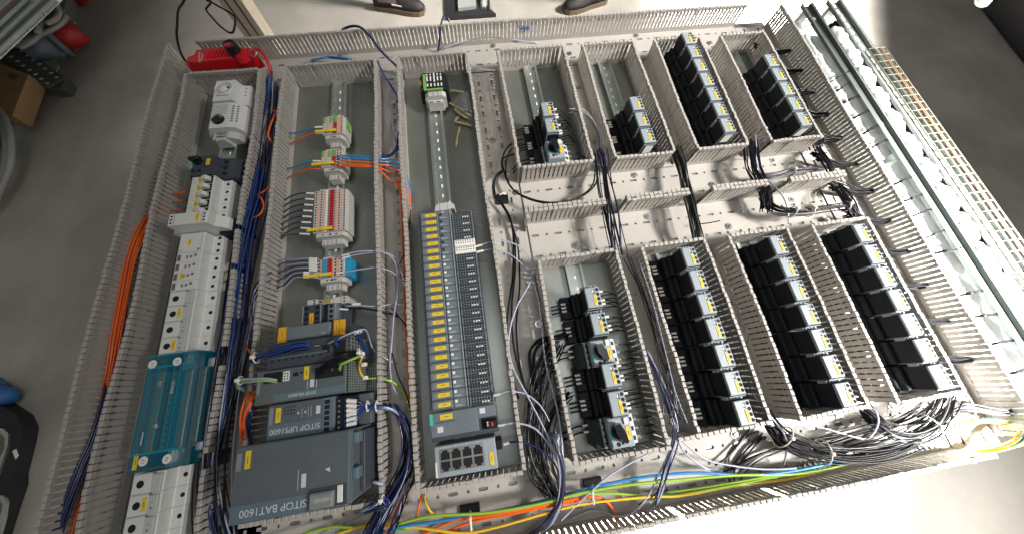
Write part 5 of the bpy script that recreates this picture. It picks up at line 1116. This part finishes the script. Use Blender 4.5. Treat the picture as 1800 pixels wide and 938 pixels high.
wirething('blue_lead', 'blue cable dropping behind the far duct beside the cream post', 'cable', 'wnavy', [(436, -30, -60), (441, 0, -60), (447, 22, -60), (456, 42, -60), (464, 58, -60), (470, 80, -60)], 4.5)
# ------------------------------------------------------------------ the floor around
def foot(px_toe, px_heel, toe_z, wid, label_m, L=300):
    """one safety shoe: sole and upper lofted from heel to toe"""
    a = Vector((*px_heel, 0)); b = Vector((*px_toe, 0)); d = (b - a).normalized(); s_ = Vector((-d.y, d.x, 0))
    st = [(0, 26, 100), (.08, 34, 105), (.25, 36, 108), (.42, 38, 92), (.6, 46, 66), (.78, 48, 55), (.92, 40, 46), (1.0, 20, 30)]
    sole, upper = MB(), MB(); N = 14; ru, rs = [], []
    for t_, w_, h_ in st:
        c = a + d * (t_ * L)
        ru.append([tuple(c + s_ * (w_ * math.copysign(abs(math.cos(q)) ** .8, math.cos(q)) * (1 if math.sin(q) < .1 else .82)) + Vector((0, 0, FLZ + 26 + max(0, math.sin(q)) * (h_ - 10)))) for q in [2 * math.pi * k / N for k in range(N)]])
        rs.append([tuple(c + s_ * x * (w_ + 4) + Vector((0, 0, z))) for x, z in ((-1, FLZ), (1, FLZ), (1, FLZ + 27), (-1, FLZ + 27))])
    for mb, rr_ in ((upper, ru), (sole, rs)):
        n = len(rr_[0])
        mb._a([p for r_ in rr_ for p in r_], [tuple(range(n - 1, -1, -1)), tuple(range((len(rr_) - 1) * n, len(rr_) * n))] + [(i * n + k, i * n + (k + 1) % n, (i + 1) * n + (k + 1) % n, (i + 1) * n + k) for i in range(len(rr_) - 1) for k in range(n)])
    return upper, sole, a, d, s_
def person(label, toe, heel, sidev, top):
    """a standing worker: one body mesh grown on a skeleton, shoes and clothes as parts"""
    d = Vector((toe[0] - heel[0], toe[1] - heel[1], 0)).normalized(); s_ = Vector((-d.y, d.x, 0)) * sidev
    t = thing('person', label, 'person', (heel[0], heel[1], FLZ)); base = Vector((heel[0], heel[1], FLZ))
    def leg(o): return [base + s_ * o + d * 45 + Vector((0, 0, z)) for z in (95, 480)]
    hip = base + s_ * 130 + d * 45 + Vector((0, 0, 900))
    J = [hip, hip + s_ * -85 + Vector((0, 0, -40)), base + s_ * 10 + d * 75 + Vector((0, 0, 480)), base + d * 45 + Vector((0, 0, 100)),
         hip + s_ * 85 + Vector((0, 0, -40)), base + s_ * 255 + d * 75 + Vector((0, 0, 480)), base + s_ * 260 + d * 45 + Vector((0, 0, 100)),
         hip + Vector((0, 0, 250)), hip + Vector((0, 0, 480)) + d * 20, hip + Vector((0, 0, 570)) + d * 30, hip + Vector((0, 0, 700)) + d * 50,
         hip + s_ * -180 + Vector((0, 0, 460)), hip + s_ * -220 + Vector((0, 0, 190)) - d * 20, hip + s_ * -200 + Vector((0, 0, 0)) + d * 150,
         hip + s_ * 180 + Vector((0, 0, 460)), hip + s_ * 220 + Vector((0, 0, 190)) - d * 20, hip + s_ * 200 + Vector((0, 0, 0)) + d * 150]
    rad = [125, 88, 62, 44, 88, 62, 44, 125, 120, 55, 88, 62, 48, 34, 62, 48, 34]
    E = [(0, 1), (1, 2), (2, 3), (0, 4), (4, 5), (5, 6), (0, 7), (7, 8), (8, 9), (9, 10), (8, 11), (11, 12), (12, 13), (8, 14), (14, 15), (15, 16)]
    me = bpy.data.meshes.new('body'); me.from_pydata([(p - base) * S for p in J], E, []); o = bpy.data.objects.new('body', me); C.objects.link(o)
    md = o.modifiers.new('skin', 'SKIN'); 
    for i, v in enumerate(me.skin_vertices[0].data): v.radius = (rad[i] * S, rad[i] * S * .85)
    me.skin_vertices[0].data[0].use_root = True
    o.modifiers.new('sub', 'SUBSURF').levels = 2; o.modifiers['sub'].render_levels = 2
    dg = bpy.context.evaluated_depsgraph_get(); m2 = bpy.data.meshes.new_from_object(o.evaluated_get(dg)); bpy.data.objects.remove(o)
    m2.materials.clear()
    for k in ('denim', 'shirt', 'skin'): m2.materials.append(M[k])
    for p in m2.polygons:
        z = p.center.z / S; p.material_index = 0 if z < 960 else (2 if z > 1430 or (abs((Vector(p.center) / S).dot(s_.normalized()) - 130) > 150 and z < 1080) else 1); p.use_smooth = True
    b_ = bpy.data.objects.new('body', m2); C.objects.link(b_); b_.parent = t
    for q, hl in ((0, heel), (1, (heel[0] + s_.x * 255, heel[1] + s_.y * 255))):
        up, so, a, dd, ss = foot((hl[0] + d.x * 100, hl[1] + d.y * 100), hl, 0, 0, '')
        sh = part(t, 'shoe', 'shoe', up, True, label=('black safety shoe' if q == 0 else None)); part(sh, 'sole', 'sole', so)
        c = a + dd * 120
        if q == 0:
            part(sh, 'suede_panel', 'suede', MB().prism([tuple((a + dd * u_ + ss * v_)[:2]) for u_, v_ in ((40, -41), (110, -42), (150, -38), (95, -26), (40, -26))], FLZ + 60, FLZ + 96))
            part(sh, 'reflective_strip', 'ferrule', MB().prism([tuple((a + dd * u_ + ss * v_)[:2]) for u_, v_ in ((120, -40), (180, -47), (180, -50), (120, -45))], FLZ + 50, FLZ + 57))
            mb = MB()
            for k in range(5):
                p0 = a + dd * (135 + k * 17); mb.tube([tuple(p0 + ss * -18 + Vector((0, 0, FLZ + 98 - k * 8))), tuple(p0 + dd * 6 + Vector((0, 0, FLZ + 106 - k * 8))), tuple(p0 + ss * 18 + Vector((0, 0, FLZ + 98 - k * 8)))], 3, 5)
            part(sh, 'lace', 'greycable', mb, kind='stuff')
    hd = J[10] - base; 
    part(t, 'hair', 'hair', MB().tube([tuple(J[10] + Vector((0, 0, 20)) - d * 20), tuple(J[10] + Vector((0, 0, 95)) - d * 10)], 88, 14, False, 60), True)
    return t
person('person beyond the far duct in a black shoe with grey side patch, toe pointing right', (-165, 2185), (-455, 2262), 1, 1.3)
person('person standing beyond the far duct in a dark laced shoe, toe pointing left', (690, 2112), (975, 2190), -1, 1.3)
t = thing('floor_stand', 'black floor stand with a grey cover plate beyond the far duct', 'stand', at(830, 15, FLZ))
part(t, 'base_plate', 'darkbox', MB().prism([at(784, -30, FLZ)[:2], at(786, 37, FLZ)[:2], at(872, 31, FLZ)[:2], at(846, 8, FLZ)[:2], at(842, -30, FLZ)[:2]], FLZ, FLZ + 22))
part(t, 'cover_plate', 'greycable', MB().prism([at(804, -30, FLZ)[:2], at(807, 27, FLZ)[:2], at(838, 23, FLZ)[:2], at(834, -30, FLZ)[:2]], FLZ + 22, FLZ + 40))
part(t, 'post', 'greycable', MB().tube([at(850, 16, FLZ + 20), at(846, -40, FLZ + 60)], 16, 12, False)); part(t, 'post', 'darkbox', MB().tube([at(860, 20, FLZ + 20), at(857, -40, FLZ + 60)], 8, 10, False))
# dark cabinet in the far right corner
t = thing('dark_cabinet', 'dark cabinet standing on the floor at the far right corner', 'cabinet', (3900, 1700, FLZ))
part(t, 'body', 'darkbox', MB().prism([(3474, 1371), (3540, 2200), (5200, 2700), (5200, 700), (3560, 700)], FLZ + 12, FLZ + 900))
part(t, 'plinth', 'black', MB().prism([(3500, 1380), (3566, 2190), (5180, 2680), (5180, 720), (3580, 720)], FLZ, FLZ + 12))
part(t, 'pale_hook', 'greycable', MB().tube([at(1722, -6, FLZ + 920), at(1722, 4, FLZ + 915), at(1730, 8, FLZ + 915), at(1736, 3, FLZ + 915)], 7, 8))
# shelf top left
def flat(pix, z0, z1): return MB().prism([at(u, v, z1)[:2] for u, v in pix][::-1], z0, z1)
t = thing('metal_shelf', 'galvanised metal shelf with ridged edge in the far left corner', 'shelf', at(20, 20, -400))
part(t, 'deck', 'galv', flat([(100, 0), (0, 94), (-160, 244), (-560, 300), (-560, -200), (-100, -420), (160, -420), (230, -120)], -412, -400))
for (a, b), w_, mt in ((((98, 2), (-150, 232)), 9, 'rail'), (((86, -6), (-150, 212)), 3, 'seam'), (((80, -8), (-150, 208)), 6, 'rail'), (((50, -2), (-150, 182)), 7, 'rail'), (((38, -2), (-150, 170)), 12, 'brown'), (((26, -2), (-150, 158)), 6, 'rail')):
    part(t, 'ridge', mt, MB().tube([at(*a, -392), at(*b, -392)], w_, 6, False))
for u, v in ((-480, 200), (-420, -150), (100, -340)):
    q = at(u, v, -412); part(t, 'support_leg', 'galv', MB().box(q[0] - 20, q[0] + 20, q[1] - 20, q[1] + 20, FLZ + (41 if q[0] < -2240 else 0), -412))
t = thing('perforated_upright', 'perforated grey steel upright with two rows of holes by the shelf', 'upright', at(55, 112, -640))
p0, p1 = Vector(at(14, 84, -640)), Vector(at(97, 146, -700)); dd = (p1 - p0); ss = dd.cross(Vector((0, 0, 1))).normalized()
part(t, 'web', 'railgreen', MB()._a([tuple(p + ss * x + Vector((0, 0, z))) for p in (p0 - dd * .1, p1) for x in (-42, 42) for z in (0, -6)], [(0, 2, 6, 4), (1, 5, 7, 3), (0, 4, 5, 1), (2, 3, 7, 6), (0, 1, 3, 2), (4, 6, 7, 5)]))
part(t, 'flange', 'railgreen', MB()._a([tuple(p + ss * x + Vector((0, 0, z))) for p in (p0 - dd * .1, p1) for x in (-46, -40) for z in (4, -50)], [(0, 2, 6, 4), (1, 5, 7, 3), (0, 4, 5, 1), (2, 3, 7, 6), (0, 1, 3, 2), (4, 6, 7, 5)]))
for k in range(8):
    for x in (-26, 24):
        c = p0 + dd * (.06 + k * .125) + ss * x
        part(t, 'hole', 'ferrule', MB().box(c.x - 8, c.x + 8, c.y - 5, c.y + 5, c.z + .5, c.z + 2, 1))
part(t, 'foot', 'railgreen', MB().box(p1.x - 30, p1.x + 30, p1.y - 30, p1.y + 30, FLZ, p1.z - 6))
t = thing('base_beam', 'grey steel beam on the floor along the foot of the shelf', 'beam', (-2150, 1800, FLZ))
part(t, 'beam', 'railgreen', MB().box(-2230, -2165, 700, 3300, FLZ, FLZ + 60, 6)); part(t, 'bright_edge', 'galv', MB().box(-2165, -2158, 700, 3300, FLZ, FLZ + 52)); 
t = thing('shelf_floor', 'brown wooden board behind the grey floor beam', 'board', (-2700, 1500, FLZ))
part(t, 'board', 'wood', MB().box(-3400, -2235, 600, 3300, FLZ, FLZ + 40))
t = thing('cardboard_box', 'open brown cardboard box under the shelf on the left', 'cardboard box', at(20, 165, FLZ + 100))
part(t, 'carton', 'card', flat([(-90, 90), (0, 112), (50, 131), (22, 204), (-60, 190)], FLZ + 40, FLZ + 110)); part(t, 'flap', 'card', flat([(0, 112), (50, 131), (48, 137), (-2, 119)], FLZ + 110, FLZ + 114)); part(t, 'mark', 'wood', flat([(18, 128), (30, 132), (27, 140), (14, 136)], FLZ + 110.5, FLZ + 112))
t = thing('industrial_plug', 'large grey industrial plug with red mouth lying under the shelf', 'plug', at(80, 80, FLZ + 110))
a, b, c = Vector(at(46, 92, FLZ + 120)), Vector(at(92, 74, FLZ + 110)), Vector(at(118, 64, FLZ + 100)); dz = (c - a).normalized()
part(t, 'handle', 'plugblue', MB().tube([tuple(a), tuple(b)], 46, 20, False, 72), True); part(t, 'collar', 'plugblue', MB().tube([tuple(b), tuple(b + dz * 26)], 80, 22, False), True)
part(t, 'mouth', 'plugred', MB().tube([tuple(b + dz * 26), tuple(b + dz * 130)], 58, 20, False, 54), True)
part(t, 'cavity', 'hole', MB().tube([tuple(b + dz * 130), tuple(b + dz * 132)], 42, 16, False))
q = b + dz * 134
for k in range(5): part(t, 'pin', 'rust', MB().tube([tuple(q + Vector((0, 34 * math.cos(k * 1.257), 34 * math.sin(k * 1.257)))), tuple(q + dz * 10 + Vector((0, 34 * math.cos(k * 1.257), 34 * math.sin(k * 1.257))))], 7, 6, False))
for k, pp in enumerate(([(30, 78), (60, 66), (92, 52), (112, 38), (116, 28)], [(34, 84), (52, 76), (66, 64), (72, 42), (70, 26), (60, 14)], [(82, 42), (98, 34), (104, 20), (100, 8), (90, 2)], [(66, 58), (60, 40), (52, 22), (58, 6)])):
    wirething('grey_cable', f'grey cable coiled under the shelf next to the plug, {ORD[k]} strand', 'cable', 'greycable', [(u, v, FLZ + 170 + k * 14) for u, v in pp], 11, 'grey cable strands under the shelf', 8)
for k in range(2):
    wirething('grey_cable', ['outer', 'inner'][k] + ' grey hose bending over the wooden board at the left edge', 'hose', 'greycable', [(-14 - k * 8, 180, FLZ + 100), (4 - k * 7, 200, FLZ + 110), (16 - k * 7, 232, FLZ + 110), (20 - k * 7, 268, FLZ + 100), (14 - k * 7, 304, FLZ + 80), (0 - k * 7, 336, FLZ + 60), (-16, 366, FLZ + 50)], 13, 'grey hoses at the left edge', 10)
single('white_tag', 'small white tag lying next to the industrial plug', 'tag', 'greycable', flat([(95, 108), (103, 116), (96, 132), (88, 126)], FLZ + 60, FLZ + 64), False)
single('red_strip', 'red strip visible at the far left floor', 'strip', 'plugred', flat([(104, 0), (140, 2), (150, -12), (100, -14)], FLZ + 1, FLZ + 30), False)
# dark case bottom left
t = thing('tool_case', 'black tool case with two silver framed windows in the near left corner', 'case', at(20, 860, FLZ))
part(t, 'shell', 'darkbox', MB().prism([p[:2] for p in (at(-146, 690, -715), at(-6, 706, -715), at(30, 730, -715), at(40, 752, -715), at(36, 776, -715), at(20, 836, -715), at(19, 858, -715), at(4, 900, -715), at(-16, 960, -715), at(-146, 960, -715))][::-1], FLZ, -715))
for k, pp in enumerate(([(-60, 752), (6, 752), (15, 762), (14, 780), (-4, 835), (-60, 840)], [(-60, 868), (6, 870), (12, 882), (8, 910), (-6, 960), (-60, 960)])):
    f_ = part(t, 'silver_frame', 'rail', MB().prism([at(u, v, -708)[:2] for u, v in pp][::-1], -715, -708)); part(f_, 'window', 'brown', MB().prism([at(u - 8, v + (8 if v < 800 or 860 < v < 900 else -8), -706.5)[:2] for u, v in pp][::-1], -708, -706.5))
part(t, 'white_tag', 'ferrule', MB().prism([at(u, v, -713)[:2] for u, v in ((22, 792), (28, 788), (32, 800), (27, 806))][::-1], -715, -713))
single('blue_bag', 'crumpled blue plastic bag on the floor at the left edge', 'bag', 'bluebag', MB().tube([at(-30, 690, FLZ + 40), at(-8, 696, FLZ + 50), at(8, 694, FLZ + 46), at(20, 700, FLZ + 20)], 60, 9, True, 24), True)
